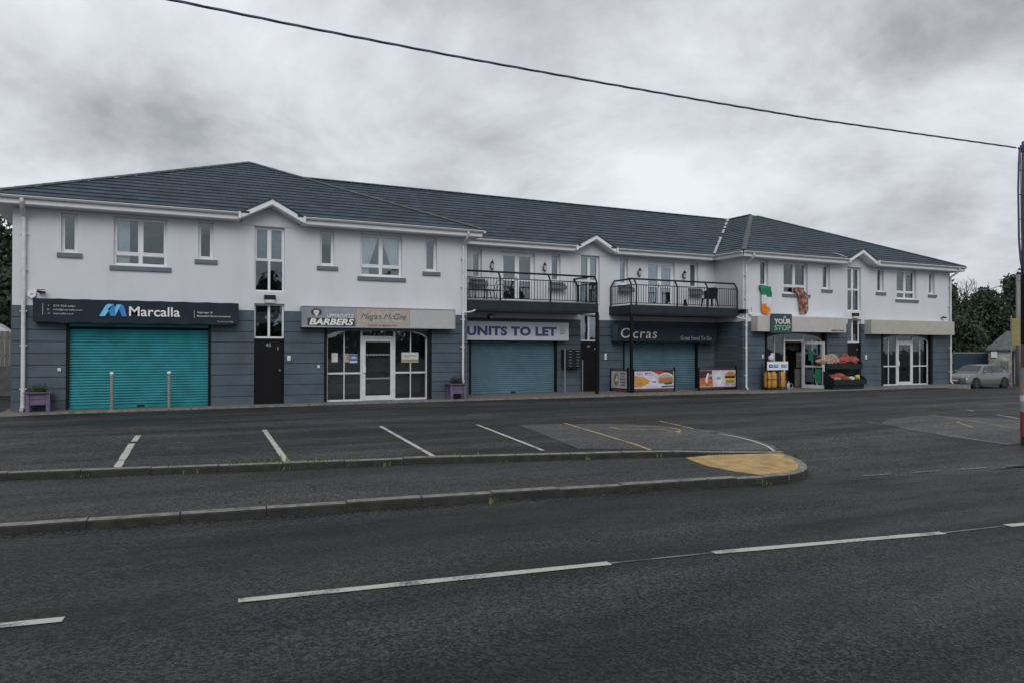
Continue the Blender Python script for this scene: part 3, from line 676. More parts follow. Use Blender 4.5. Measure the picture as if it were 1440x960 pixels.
# black flat doors
for c, y, num in ((ST,YF,'45'), (STM,YM,'47'), (STR,YF,None)):
    mb = MB(); y0 = y+.10; mb.box(c-.455, c-.40, y0-.02, y0+.1, 0, 2.055); mb.box(c+.40, c+.455, y0-.02, y0+.1, 0, 2.055); mb.box(c-.40, c+.40, y0-.02, y0+.1, 2.0, 2.055); mb.box(c-.455,c+.455,y-.02,y+.25,-.02,.03)
    mb.box(c-.398, c+.398, y0, y0+.05, .032, 1.998)
    for a, b, e0, e1 in ((-.33,-.04,.15,.85),(.04,.33,.15,.85),(-.33,-.04,1.0,1.82),(.04,.33,1.0,1.82)):
        mb.box(c+a, c+b, y0-.008, y0, e0, e1)
    f = part('entrance_door', mb, 'black', B)
    if num: text(num, c-.10, c+.06, 1.80, 1.91, y0-.01, 'plastic_grey', f, bold=.01, name='door_number')
    m2 = MB(); m2.tube([(c+.33,y0-.05,1.06),(c+.33,y0,1.06)], .03, 10); part('handle', m2, 'steel', f)
    m2 = MB(); m2.box(c+.26, c+.285, y0-.03, y0-.009, 1.70, 1.80); part('knocker', m2, 'plastic_grey', f)

# --- roller shutters
def shutter(x0, x1, ztop, y, m, pitch=.078):
    mb = MB(); n = int((ztop-.10)/pitch); yb = y+.13
    mb.box(x0+.02, x1-.02, yb-.03, yb+.02, .012, .10)
    for i in range(n):
        z = .10+i*pitch; pr = [(0,0),(-.006,.012),(-.019,.03),(-.021,.045),(-.012,.064),(0,.072),(0,pitch)]
        for (a, b), (c, d) in zip(pr, pr[1:]): mb.q([(x0+.02,yb+a,z+b),(x1-.02,yb+a,z+b),(x1-.02,yb+c,z+d),(x0+.02,yb+c,z+d)])
    f = part('roller_shutter', mb, m, B)
    for a in (x0, x1-.075): part('guide_rail', box(a, a+.075, y-.015, yb+.05, 0, ztop+.14), 'black', f)
    part('shutter_box', box(x0+.076, x1-.076, y+.0, yb+.2, ztop+.005, ztop+.139), m, f)
    part('shutter_lock', box((x0+x1)/2-.1, (x0+x1)/2+.1, yb-.045, yb-.031, .03, .08), 'black', f)
    part('shutter_backing', box(x0, x1, yb+.021, yb+.05, 0, ztop), 'black', f)
shutter(-2.0, 1.84, 2.36, YF, 'teal'); shutter(11.17, 15.01, 2.14, YM, 'teal_grey'); shutter(18.21, 22.21, 2.14, YM, 'teal_grey')

# --- arched shop fronts
def shopfront(x0, y, door_open=False, arch=True):
    """x0..x0+3.5, sill at the pavement; bay 1.18, door 1.14, bay 1.18"""
    W_ = 3.50; yb = y+.16; mb = MB(); f_ = .05; za = 2.09; x1 = x0+W_; d0, d1 = x0+1.18, x0+2.32
    def zt(x): t = (x-(x0+W_/2))/(W_/2); return za+.36*math.sqrt(max(0, 1-t*t*.98))-.05*0
    def arc(xa, xb, n=10): return [(xa+(xb-xa)*i/n, zt(xa+(xb-xa)*i/n)) for i in range(n+1)]
    # curved head
    a = arc(x0, x1, 28); top = [(x, z) for x, z in a]; bot = [(x, z-f_) for x, z in a]
    for i in range(28):
        mb.prism([bot[i], bot[i+1], top[i+1], top[i]], 'y', yb, yb+.06)
    def vb(x, w_, z0, z1, yy=0): mb.box(x-w_/2, x+w_/2, yb-yy, yb+.06, z0, z1)
    vb(x0+.026, .05, .0, za); vb(x1-.026, .05, .0, za); vb(d0, .07, 0, zt(d0)-.04, .004); vb(d1, .07, 0, zt(d1)-.04, .004)
    for a_, b_ in ((x0+.05, d0-.035), (d1+.035, x1-.05)):
        mb.box(a_, b_, yb+.002, yb+.058, 0, .06); mb.box(a_, b_, yb+.002, yb+.058, .90, .96); xm = (a_+b_)/2
        mb.box(xm-.016, xm+.016, yb+.004, yb+.056, .06, .90); mb.box(xm-.016, xm+.016, yb+.004, yb+.056, .96, zt(xm)-.045)
    mb.box(d0+.035, d1-.035, yb+.002, yb+.058, 2.09, 2.16)
    f = part('shop_front', mb, 'upvc_dirty', B)
    for a_, b_ in ((x0+.05, d0-.035), (d1+.035, x1-.05)):
        xm = (a_+b_)/2
        for p, q in ((a_, xm-.016), (xm+.016, b_)):
            part('shop_pane', box(p, q, yb+.028, yb+.034, .06, .90), 'glass_shop', f)
            m2 = MB(); m2.prism([(p,.96),(q,.96)]+[(x, z-.045) for x, z in arc(p, q, 6)[::-1]], 'y', yb+.028, yb+.034); part('shop_pane', m2, 'glass_shop', f)
    m2 = MB(); m2.prism([(d0+.035,2.16),(d1-.035,2.16)]+[(x, z-.045) for x, z in arc(d0+.035, d1-.035, 6)[::-1]], 'y', yb+.028, yb+.034); part('shop_pane', m2, 'glass_shop', f)
    # rendered spandrel above the arch, flush with the frame's back
    m2 = MB(); aa = arc(x0, x1, 28)
    for i in range(28): m2.prism([aa[i], aa[i+1], (aa[i+1][0], 2.62), (aa[i][0], 2.62)], 'y', yb+.002, yb+.10)
    part('arch_spandrel', m2, 'render_slate', f)
    # side guides of the raised shutter
    for a_ in (x0-.10, x1+.005): part('guide_rail', box(a_, a_+.095, y-.012, yb+.14, 0, 2.49), 'black', f)
    if x0 < 10: part('shutter_box', box(x0-.004, x1+.004, y+.01, yb-.01, 2.34, 2.49), 'teal_grey', f)
    # door leaf
    dm = MB(); w_ = d1-d0-.075; t = .10
    dm.box(0, w_, 0, .045, .01, .17); dm.box(0, w_, 0, .045, 1.98, 2.08); dm.box(0, t, 0, .045, .17, 1.98); dm.box(w_-t, w_, 0, .045, .17, 1.98)
    if door_open: dm.box(t, w_-t, .002, .043, .95, 1.03)
    leaf = bpy.data.objects.new('shop_door', dm.mesh('shop_door', 'upvc_dirty'))
    hx = d0+.037 if not door_open else d1-.037
    leaf.location = (hx, yb-.006, 0); COL.objects.link(leaf); leaf.parent = B; leaf.matrix_parent_inverse = W[B].inverted()
    if door_open: leaf.rotation_euler = (0,0,R(-80)); 
    W[leaf] = Matrix.Translation(leaf.location)
    for zz0, zz1 in (((.17,.95),(1.03,1.98)) if door_open else ((.17,1.98),)):
        part('door_glass', box(t, w_-t, .02, .026, zz0, zz1), 'glass_shop', leaf, local=True)
    hd = MB(); xh = w_-.055 if door_open else .05
    hd.box(xh-.045, xh+.045, -.05, -.001, .95, 1.16); part('handle', hd, 'upvc', leaf, local=True)
    return f, leaf, (x0, x1, d0, d1, yb)
S2, leaf2, g2 = shopfront(5.38, YF); S3, leaf3, g3 = shopfront(24.56, YF, True); S4, leaf4, g4 = shopfront(32.0, YF)
# hazard dots on the barber's door
mb = MB()
for z in (1.52, .72):
    for i in range(17): mb.box(.12+i*.05, .14+i*.05, .014, .019, z, z+.05)
part('dot_strip', mb, 'ltext', leaf2, local=True)
# blinds in the last shop
mb = MB()
for i in range(60):
    x = 32.1+i*.055
    if 33.2 < x < 34.3: continue
    mb.q([(x,YF+.27,.06),(x+.05,YF+.285,.06),(x+.05,YF+.285,2.4),(x,YF+.27,2.4)])
part('shop_blind', mb, 'curtain', S4)
mb = MB()
for z in (.6,.95,1.3,1.65): mb.box(33.25, 34.2, YF+.30, YF+.32, z, z+.05)
part('shelf_edge', mb, 'dark', S4); part('door_blind', box(33.2,34.3,YF+.34,YF+.35,.05,2.3), 'blind', S4)

# --- roofs
EY, EZ, RY, RZ = 24.30, 5.90, 31.65, 9.12
MYe_ = 26.12; tiles = MB(); rt = random.Random(11)
def tile_plane(o, U, V, L, umin, umax, course=.43, tw=.36):
    o, U, V = Vector(o), Vector(U).normalized(), Vector(V).normalized(); Nn = U.cross(V).normalized()
    if Nn.z < 0: Nn = -Nn
    n = int(L/course)
    for r in range(n+1):
        v0 = r*course; v1 = min(L, v0+course)
        if v1-v0 < .05: continue
        a0, b0, a1, b1 = umin(v0), umax(v0), umin(v1), umax(v1)
        lo, hi = min(a0,a1), max(b0,b1); x = math.floor(lo/tw)*tw-(tw/2 if r % 2 else 0)
        while x < hi:
            p, q = x+.003, x+tw-.003; x += tw
            c = [max(p,a0), min(q,b0), min(q,b1), max(p,a1)]
            if c[1]-c[0] < .01 and c[2]-c[3] < .01: continue
            if c[1] < c[0]: c[0] = c[1] = (c[0]+c[1])/2
            if c[2] < c[3]: c[2] = c[3] = (c[2]+c[3])/2
            mid = (c[0]+c[1]+c[2]+c[3])/4
            if abs(U.x) > .5 and any(abs(mid-g_) < .93-(v0+.1)*.80+.0 for g_ in (ST, STM, STR) if (g_ == STM) == (abs(o.y-MYe_) < .1)): continue
            h = .032+rt.uniform(-.0015,.0025); k = .004
            P = lambda u, v, w_: tuple(o+U*u+V*v+Nn*w_)
            tiles.q([P(c[0],v0,h), P(c[1],v0,h), P(c[2],v1,k), P(c[3],v1,k)]); tiles.q([P(c[0],v0,-.01), P(c[1],v0,-.01), P(c[1],v0,h), P(c[0],v0,h)])
def hip_roof(xa, xb, ax, yb=43.0):
    mb = MB(); A, Bp, C, D = (xa,EY,EZ), (xb,EY,EZ), (xb,yb,EZ), (xa,yb,EZ); P, Q = (ax,RY,RZ), (ax,yb-(RY-EY),RZ)
    d = .008
    gc = ST if xa < 0 else STR; yn = EY+.50/.438
    mb.q([A,(gc-.97,EY,EZ),(gc,yn,EZ+.50),P]); mb.q([P,(gc,yn,EZ+.50),(gc+.97,EY,EZ),Bp]); mb.q([Bp,C,Q,P]); mb.q([C,D,Q]); mb.q([D,A,P,Q]); mb.q([(x,y,z-.02) for x,y,z in ((xa,YF+.3,EZ),D,C,(xb,YF+.3,EZ))])
    part('roof', mb, 'slate', B)
    L = math.hypot(RY-EY, RZ-EZ)
    tile_plane((0,EY,EZ), (1,0,0), (0,RY-EY,RZ-EZ), L, lambda v: xa+(ax-xa)*v/L, lambda v: xb-(xb-ax)*v/L)
    for s, xe in ((-1, xa), (1, xb)):
        L2 = math.hypot(ax-xe, RZ-EZ)
        tile_plane((xe,0,EZ), (0,1,0), (ax-xe,0,RZ-EZ), L2, lambda v: EY+(RY-EY)*v/L2, lambda v: (yb-(RY-EY)*v/L2))
    # ridge and hip caps
    for a, b in ((A,P),(Bp,P),(P,Q)):
        cap_run(a, b)
cap_me = None
def cap_run(a, b, step=.44, lift=.008):
    global cap_me
    if cap_me is None:
        m_ = MB(); n = 6
        for i in range(n):
            t0, t1 = math.pi*(.08+.84*i/n), math.pi*(.08+.84*(i+1)/n)
            q = lambda t, x, r: (x, -math.cos(t)*.12*r, math.sin(t)*.075*r-.02)
            m_.q([q(t0,0,1.06), q(t0,.435,1), q(t1,.435,1), q(t1,0,1.06)])
        m_.q([(0,-math.cos(math.pi*(.08+.84*i/n))*.127, math.sin(math.pi*(.08+.84*i/n))*.0795-.02) for i in range(n+1)])
        cap_me = m_.mesh('ridge_tile', 'ridge')
    a, b = Vector(a), Vector(b); d = (b-a); L = d.length; d.normalize(); n = int(L/step); x = d; y = Vector((0,0,1)).cross(x).normalized(); z = x.cross(y)
    for i in range(n):
        o = bpy.data.objects.new('ridge_tile', cap_me); COL.objects.link(o); o.parent = B
        p = a+d*(i*step+.05)+Vector((0,0,lift)); rot = Matrix((x,y,z)).transposed().to_4x4()
        o.matrix_parent_inverse = W[B].inverted(); o.matrix_basis = Matrix.Translation(p) @ rot
hip_roof(-3.9, 10.75, 3.72); hip_roof(22.7, 37.5, 30.1)
# middle range
MY, MZr, MYe = 32.7, 8.95, 26.12
mb = MB(); yn = MYe+.50/.4635; mb.q([(4.2,MYe,EZ),(STM-.97,MYe,EZ),(STM,yn,EZ+.5),(4.2,MY,MZr)]); mb.q([(4.2,MY,MZr),(STM,yn,EZ+.5),(29.6,MY,MZr)]); mb.q([(STM,yn,EZ+.5),(STM+.97,MYe,EZ),(29.6,MYe,EZ),(29.6,MY,MZr)]); mb.q([(29.6,39.0,6.0),(4.2,39.0,6.0),(4.2,MY,MZr),(29.6,MY,MZr)]); part('roof', mb, 'slate', B)
L3 = math.hypot(MY-MYe, MZr-EZ); kx = (MZr-EZ)/(RZ-EZ)
tile_plane((0,MYe,EZ), (1,0,0), (0,MY-MYe,MZr-EZ), L3, lambda v: 10.75-(10.75-3.72)*kx*v/L3-.05, lambda v: 22.7+(30.1-22.7)*kx*v/L3+.05)
cap_run((5.0,MY,MZr),(29.3,MY,MZr))
# valley flashing on the right, pale and patchy
mb = MB(); va, vb_ = Vector((22.72,26.14,5.93)), Vector((29.35,32.65,8.93)); rr = random.Random(3)
for i in range(26):
    t0, t1 = i/26, (i+1)/26
    if 10 < i < 14 or i in (17,20,23): continue
    a, b = va.lerp(vb_, t0), va.lerp(vb_, t1-.004); w0 = .10*rr.uniform(.7,1.2)
    mb = MB(); mb.q([(a.x-w0,a.y-.02,a.z+.045),(a.x+w0*.4,a.y-.05,a.z+.05),(b.x+w0*.4,b.y-.05,b.z+.05),(b.x-w0,b.y-.02,b.z+.045)]); part('valley_flashing', mb, 'lead', B)

# eaves: soffit, fascia, gutter
def gutter(p0, p1, out_):
    """half-round gutter from p0 to p1 with its fascia; out_ is the outward direction in plan"""
    p0, p1, o = Vector((*p0,0)), Vector((*p1,0)), Vector((*out_,0)); mb = MB(); n = 6; r = .06; zc = 5.885
    A, Bq = [], []
    for i in range(n+1):
        a = math.pi*i/n; dx = -math.cos(a)*r+r+.012; dz = -math.sin(a)*r*1.15
        A.append(p0+o*dx+Vector((0,0,zc+dz))); Bq.append(p1+o*dx+Vector((0,0,zc+dz)))
    for i in range(n): mb.q([A[i],Bq[i],Bq[i+1],A[i+1]])
    lip = o*.012
    mb.q([A[-1],Bq[-1],Bq[-1]+lip,A[-1]+lip]); mb.q([A[-1]+lip,Bq[-1]+lip,Bq[-1]+lip-Vector((0,0,.02)),A[-1]+lip-Vector((0,0,.02))])
    mb.q(A); mb.q(Bq[::-1])
    part('gutter', mb, 'upvc', B)
    m2 = MB(); t = -o*.02
    c = [p0, p1, p1+t, p0+t]; zb, zt_ = 5.685, 5.89
    m2.q([(*c[0][:2],zb),(*c[1][:2],zb),(*c[1][:2],zt_),(*c[0][:2],zt_)]); m2.q([(*c[0][:2],zb),(*c[3][:2],zb),(*c[2][:2],zb),(*c[1][:2],zb)])
    m2.q([(*c[0][:2],zb),(*c[0][:2],zt_),(*c[3][:2],zt_),(*c[3][:2],zb)]); m2.q([(*c[1][:2],zb),(*c[2][:2],zb),(*c[2][:2],zt_),(*c[1][:2],zt_)])
    part('fascia_board', m2, 'upvc', B)
GY = 24.36
gutter((-3.86,GY),(ST-.95,GY),(0,-1)); gutter((ST+.95,GY),(10.72,GY),(0,-1)); gutter((-3.86,42.6),(-3.86,GY),(-1,0)); gutter((10.72,GY),(10.72,26.2),(1,0))
gutter((10.72,26.18),(STM-.95,26.18),(0,-1)); gutter((STM+.95,26.18),(22.74,26.18),(0,-1))
gutter((22.74,26.2),(22.74,GY),(-1,0)); gutter((22.74,GY),(STR-.95,GY),(0,-1)); gutter((STR+.95,GY),(37.46,GY),(0,-1)); gutter((37.46,GY),(37.46,42.6),(1,0))
for a in ((-3.84,ST-.93,24.38,YF),(ST+.93,10.70,24.38,YF),(10.70,STM-.93,26.2,YM),(STM+.93,22.76,26.2,YM),(22.76,STR-.93,24.38,YF),(STR+.93,37.44,24.38,YF)): part('soffit', box(*a, 5.67, 5.684), 'upvc', B)
for a in ((-3.84,-3.3,YF,42.6),(10.31,10.70,YF,26.19),(22.76,23.17,YF,26.19),(37.0,37.44,YF,42.6)): part('soffit', box(*a, 5.67, 5.684), 'upvc', B)
# little gables over the stair windows
for c, y, ye in ((ST,YF,GY), (STM,YM,26.18), (STR,YF,GY)):
    hw, zb, za = .98, 5.70, 6.34; m2 = MB(); m2.prism([(c-.84,5.60),(c+.84,5.60),(c+.84,5.78),(c,6.27),(c-.84,5.78)], 'y', y-.02, y+.2); 
    g = part('gable', m2, 'render_white', B)
    for s in (-1, 1):
        m2 = MB(); yy = ye-.03
        q = [(c+s*hw,zb),(c+s*(hw),zb+.15),(c,za+.04),(c,za-.12)]
        if s > 0: q = q[::-1]
        m2.prism(q[::-1], 'y', yy, yy+.025); part('bargeboard', m2, 'upvc', g)
        m2 = MB(); q = [(c+s*(hw-.01),zb+.0),(c,za-.13),(c,za-.15),(c+s*(hw-.13),zb+.05)]; m2.prism(q if s < 0 else q[::-1], 'y', yy+.026, y-.021); part('verge_soffit', m2, 'upvc', g)
        m2 = MB(); L = math.hypot(hw, .52)
        for r in range(4):       # slate courses of the gable roof
            t0, t1 = r/4, (r+1)/4
            xA, xB = c+s*(hw+.03)*(1-t0), c+s*(hw+.03)*(1-t1); zA, zB = zb+.17+.53*t0, zb+.17+.53*t1; yback = 1.55
            m2.q([(xA,yy-.03,zA+.03),(xA,yy+yback,zA+.03),(xB,yy+yback,zB+.005),(xB,yy-.03,zB+.005)]); m2.q([(xA,yy-.03,zA),(xA,yy+yback,zA),(xA,yy+yback,zA+.03),(xA,yy-.03,zA+.03)])
            m2.q([(xA,yy-.03,zA-.02),(xA,yy-.03,zA+.03),(xB,yy-.03,zB+.005),(xB,yy-.03,zB-.02)])
        part('gable_slates', m2, 'slate', g)
    cap_run((c,ye-.05,za+.02),(c,ye+1.1,za+.02))
    for s in (-1, 1): part('gutter_end', box(c+s*.97-.03, c+s*.97+.03, ye-.14, ye, 5.70, 5.90), 'upvc', g)
part('roof_slates', tiles, 'slate_tile', B, stuff=True)
# lead soakers beside the right gable
m2 = MB(); m2.q([(STR-1.45,24.83,6.2),(STR-1.32,24.83,6.2),(STR-1.0,24.36,5.97),(STR-1.13,24.36,5.97)]); part('flashing', m2, 'lead', B)

# downpipes
def downpipe(x, yw, yg, r=.045, bend=0):
    mb = MB(); ye = yw-.08
    mb.tube([(x,yg-.07,5.82),(x,yg-.07,5.74),(x,yg+.02,5.62),(x,ye-.02,5.42),(x,ye,5.34),(x,ye,.16),(x,ye-.03,.08),(x-.02,ye-.12,.05)], r, 10)
    for z in (4.9,3.9,2.75,1.8,.6): mb.box(x-r-.03, x+r+.03, ye-.012, yw, z, z+.035)
    part('downpipe', mb, 'upvc_dirty', B, smooth=False)
downpipe(-3.02, YF, GY, .055); downpipe(10.14, YF, GY, .04); downpipe(23.28, YF, GY, .045); downpipe(36.93, YF, GY, .045)
for x in (10.33, 23.1):   # short branch pipes under the balconies
    mb = MB(); s = 1 if x < 20 else -1; mb.tube([(x-s*.16,YF-.08,3.02),(x+s*.12,YF-.08,3.05),(x+s*.3,YF-.02,3.12)], .03, 8); part('waste_pipe', mb, 'upvc_dirty', B)

# --- balconies
def balcony(x0, x1, side):
    """side = which end carries its own railing (+1 right, -1 left)"""
    yf = 25.10; r = .014
    m2 = MB(); m2.box(x0, x1, yf-.03, YM-.001, 3.16, 3.50)
    f = part('balcony', m2, 'balcony', B, bevel=.01)
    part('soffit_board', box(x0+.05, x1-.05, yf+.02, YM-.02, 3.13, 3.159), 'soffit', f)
    xs = x1-.05 if side > 0 else x0+.05
    posts = ([11.75,13.85] if side > 0 else [17.80,19.85,21.45])
    ends = [x0+.04, x1-.05] if side > 0 else [x0+.05, x1-.04]
    for x in posts+ends:
        m3 = MB(); m3.tube([(x,yf,3.40),(x,yf,4.30),(x,yf+.05,4.40),(x,yf+.17,4.55)], .034, 8); part('railing_post', m3, 'dark', f)
    m3 = MB(); m3.tube([(x0+.03,yf+.18,4.57),(x1-.03,yf+.18,4.57)], .036, 8); part('handrail', m3, 'dark', f, smooth=True)
    m3 = MB(); m3.box(x0+.04, x1-.04, yf-.015, yf+.015, 4.30, 4.335); m3.box(x0+.04, x1-.04, yf-.015, yf+.015, 3.57, 3.60); part('railing_bar', m3, 'dark', f)
    m3 = MB(); m3.box(x0+.02, x1-.02, yf+.05, yf+.09, 3.50, 3.535); part('deck_edge', m3, 'plastic_grey', f)
    bal = MB(); bal.box(-.008,.008,-.008,.008,0,.70); bme = bal.mesh('baluster', 'dark')
    def put(x, y):
        o = bpy.data.objects.new('baluster', bme); o.location = (x,y,3.60); COL.objects.link(o); o.parent = f; o.matrix_parent_inverse = W[f].inverted()
    n = int((x1-x0-.1)/.118)
    for i in range(1, n): put(x0+.05+(x1-x0-.1)*i/n, yf)
    m3 = MB(); m3.tube([(xs-side*.17,yf+.1,4.57),(xs-side*.17,YM-.05,4.57)], .036, 8); part('handrail', m3, 'dark', f, smooth=True)
    m3 = MB(); m3.box(xs-.015, xs+.015, yf+.02, YM-.04, 4.30, 4.335); m3.box(xs-.015, xs+.015, yf+.02, YM-.04, 3.57, 3.60); part('railing_bar', m3, 'dark', f)
    for i in range(1, 12): put(xs, yf+(YM-yf-.06)*i/12)
    m3 = MB(); m3.tube([(xs,YM-.07,3.45),(xs,YM-.07,4.30),(xs-side*.05,YM-.07,4.40),(xs-side*.17,YM-.07,4.56)], .034, 8); part('railing_post', m3, 'dark', f)
    m3 = MB(); m3.box(xs-.05, xs+.05, yf-.06, yf+.04, 0, 3.16); part('balcony_column', m3, 'black', f)
    return f
balcony(10.36, 15.98, 1); balcony(17.50, 23.12, -1)
part('beam_end', box(10.1,10.36,25.0,25.2,3.2,3.4), 'black', B); part('beam_end', box(23.12,23.35,24.72,25.3,3.28,3.45), 'black', B)

# ------------------------------------------------------------------ fascia signs
def sign_box(x0, x1, z0, z1, yf, depth, m, name='box', parent=None, rnd=.0):
    mb = MB(); yb = yf+depth
    if rnd:
        n = 5; L = [(x0+rnd-rnd*math.cos(a), yf+rnd-rnd*math.sin(a)) for a in [math.pi/2*i/n for i in range(n+1)]]
        Rr = [(x1-rnd+rnd*math.sin(a), yf+rnd-rnd*math.cos(a)) for a in [math.pi/2*i/n for i in range(n+1)]]
        mb.prism([(x0,yb)]+L+Rr+[(x1,yb)], 'z', z0, z1)
    else: mb.box(x0, x1, yf, yb, z0, z1)
    return part(name, mb, m, parent, bevel=.008)
# 1 Marcalla
s = thing('shop_sign', 'long dark navy banner sign reading Marcalla over the bright teal shutter', 'sign', (0,24.5,2.46))
mb = MB(); nx, nz = 48, 8; rg = random.Random(2)
for j in range(nz+1):
    for i in range(nx+1):
        x = -2.77+5.37*i/nx; z = 2.46+.665*j/nz+(.012*math.sin(i*.7) if j in (0,) else 0)-(.012*abs(math.sin(i*.55)) if j == nz else 0)
        mb.v.append((x, 24.5+.006*math.sin(i*.9+j*.7)+.004*math.sin(i*2.3-j), z))
for j in range(nz):
    for i in range(nx): k = j*(nx+1)+i; mb.f.append((k,k+1,k+nx+2,k+nx+1)); mb.m.append(0)
part('banner', mb, 'sign_navy', s, smooth=True); part('sign_box', box(-2.75,2.58,24.52,24.84,2.47,3.11), 'sign_navy', s)
y = 24.486
text('Marcalla', -.40, .95, 2.665, 2.945, y, 'white', s, bold=.012)
text('T', -2.42,-2.38, 2.90,2.94, y, 'ltext', s); text('074 920 6461', -2.28,-1.76, 2.89,2.945, y, 'ltext', s)
text('E', -2.42,-2.38, 2.79,2.83, y, 'ltext', s); text('info@marcalla.com', -2.28,-1.58, 2.775,2.84, y, 'ltext', s)
text('W', -2.42,-2.36, 2.685,2.725, y, 'ltext', s); text('marcalla.com', -2.28,-1.80, 2.68,2.73, y, 'ltext', s)
text('Signage &', 1.42, 1.86, 2.775, 2.84, y, 'ltext', s, bold=.01); text('Branded Environments', 1.42, 2.36, 2.68, 2.735, y, 'ltext', s, bold=.01); text('Temporary Sign', 1.98, 2.45, 2.52, 2.57, y, 'ltext', s)
part('rule', box(-2.54,-2.53,y-.006,y,2.66,2.97), 'ltext', s); part('rule', box(1.335,1.345,y-.006,y,2.64,2.88), 'ltext', s)
def ribbon(pts, m): mb = MB(); mb.prism(pts, 'y', y-.008, y); part('logo_ribbon', mb, m, s)
X0 = -1.16; ww = .70
ribbon([(X0,2.65),(X0+.14,2.65),(X0+.30,2.90),(X0+.36,3.0),(X0+.22,3.0),(X0+.16,2.96)], 'cyan')
ribbon([(X0+.36,3.0),(X0+.22,2.86),(X0+.29,2.66),(X0+.40,2.66),(X0+.40,2.90)][::-1], 'blue')
ribbon([(X0+.401,2.66),(X0+.50,2.88),(X0+.56,3.0),(X0+.44,2.99),(X0+.401,2.90)], 'cyan')
ribbon([(X0+.561,3.0),(X0+.50,2.86),(X0+.58,2.65),(X0+.70,2.65),(X0+.63,2.95)][::-1], 'blue')
# 2 barbers and beauty
s = thing('shop_sign', 'three part sign box reading Uppercuttz Barbers and Megan McGee over the white glazed shop front', 'sign', (7,24.5,2.43))
sign_box(4.5, 6.248, 2.43, 3.09, 24.5, .335, 'sign_grey', 'sign_panel', s); sign_box(6.252, 8.078, 2.43, 3.09, 24.5, .335, 'sign_sand', 'sign_panel', s); sign_box(8.082, 9.73, 2.43, 3.09, 24.5, .335, 'sign_pale', 'sign_panel', s)
m2 = MB(); m2.box(4.49, 9.74, 24.482, 24.5, 2.42, 2.45); m2.box(4.49, 9.74, 24.482, 24.5, 3.08, 3.10); m2.box(9.715,9.74,24.482,24.5,2.45,3.08); part('sign_trim', m2, 'plastic_grey', s)
y = 24.495
part('name_panel', box(4.68,6.20,y-.008,y,2.475,2.72), 'ink', s); text('BARBERS', 4.73, 6.17, 2.495, 2.705, y-.009, 'white', s, bold=.035, shear=.25)
text('UPPERCUTTZ', 5.30, 6.17, 2.735, 2.86, y, 'white', s, bold=.004, shear=.3)
m2 = MB(); pts = []
for i in range(28): a = 2*math.pi*i/28; r_ = 1.0 if i % 2 else .72; pts.append((4.96+.20*r_*math.cos(a), 2.90+.14*r_*math.sin(a)))
m2.prism(pts, 'y', y-.004, y); part('emblem_burst', m2, 'ink', s)
m2 = MB()
for k in range(4): m2.box(4.87+k*.045, 4.905+k*.045, y-.009, y-.0041, 2.86+.012*(k%2), 2.955+.008*(k%3))
m2.box(4.90, 5.02, y-.009, y-.0041, 2.82, 2.855); m2.box(4.935,4.98,y-.009,y-.0041,2.77,2.818); part('emblem_fist', m2, 'white', s)
text('MMG', 6.48, 7.78, 2.60, 2.99, y, 'sign_pale', s, depth=.003); text('Megan McGee', 6.40, 7.96, 2.66, 2.90, y-.004, 'brown', s, shear=.45, bold=-.004, depth=.004); text('HAIR & BEAUTY', 6.66, 7.64, 2.47, 2.535, y, 'brown', s, bold=0)
# 3 units to let
s = thing('shop_sign', 'pale sign board reading UNITS TO LET in navy capitals under the left balcony', 'sign', (13,26.3,2.08))
part('board', box(10.62,15.36,26.3,26.62,2.07,2.78), 'letlet', s, bevel=.005)
text('UNITS TO LET', 10.92, 14.80, 2.235, 2.60, 26.298, 'navy', s, bold=.05, space=1.06)
for i, t_ in enumerate(('Tel:','074 97 21','086 824')): text(t_, 14.95, 15.16+.05*(i==1), 2.50-i*.085, 2.545-i*.085, 26.298, 'ink', s)
# 4 Ocras
s = thing('shop_sign', 'near black box sign reading Ocras Great Food To Go under the right balcony', 'sign', (20,26.1,2.05))
sign_box(17.60, 22.85, 2.05, 2.76, 26.08, .54, 'sign_navy', 'sign_box', s, rnd=.06)
part('end_panel', box(17.585,17.60,26.15,26.6,2.07,2.74), 'render_slate', s)
text('Ocras', 17.72, 19.55, 2.19, 2.60, 26.078, 'ltext', s, bold=-.002, shear=.12, space=1.12); text('Great Food To Go', 20.80, 22.5, 2.13, 2.30, 26.078, 'plastic_grey', s, bold=-.002)
# 5 your stop
s = thing('shop_sign', 'putty coloured sign box with the green YOUR STOP panel over the open shop', 'sign', (26,24.4,2.5))
sign_box(23.62, 29.02, 2.50, 3.16, 24.40, .44, 'sign_pink', 'sign_box', s, rnd=.10)
part('top_trim', box(25.5,29.3,24.40,24.84,3.162,3.21), 'upvc', s)
part('green_panel', box(24.28,25.50,24.33,24.399,2.44,3.27), 'sign_green', s, bevel=.006)
text('YOUR', 24.46,25.42, 2.83,3.05, 24.328, 'white', s, bold=.022); text('STOP', 24.47,25.41, 2.55,2.78, 24.328, 'green_l', s, bold=.02)
m2 = MB(); m2.tube([(25.02,24.325,3.06),(25.02,24.325,3.13),(25.07,24.325,3.17),(25.12,24.325,3.13),(25.12,24.325,3.06)], .012, 6); part('bag_handle', m2, 'white', s)
text('BARNA COURT', 28.02, 28.82, 2.545, 2.625, 24.398, 'ink', s, bold=.02)
# 6 blank
s = thing('shop_sign', 'blank beige sign box over the white shop front at the right end', 'sign', (34,24.5,2.46))
sign_box(30.72, 36.78, 2.46, 3.13, 24.46, .37, 'sign_blank', 'sign_box', s)
part('end_trim', box(30.70,30.72,24.455,24.84,2.455,3.135), 'sign_pale', s)

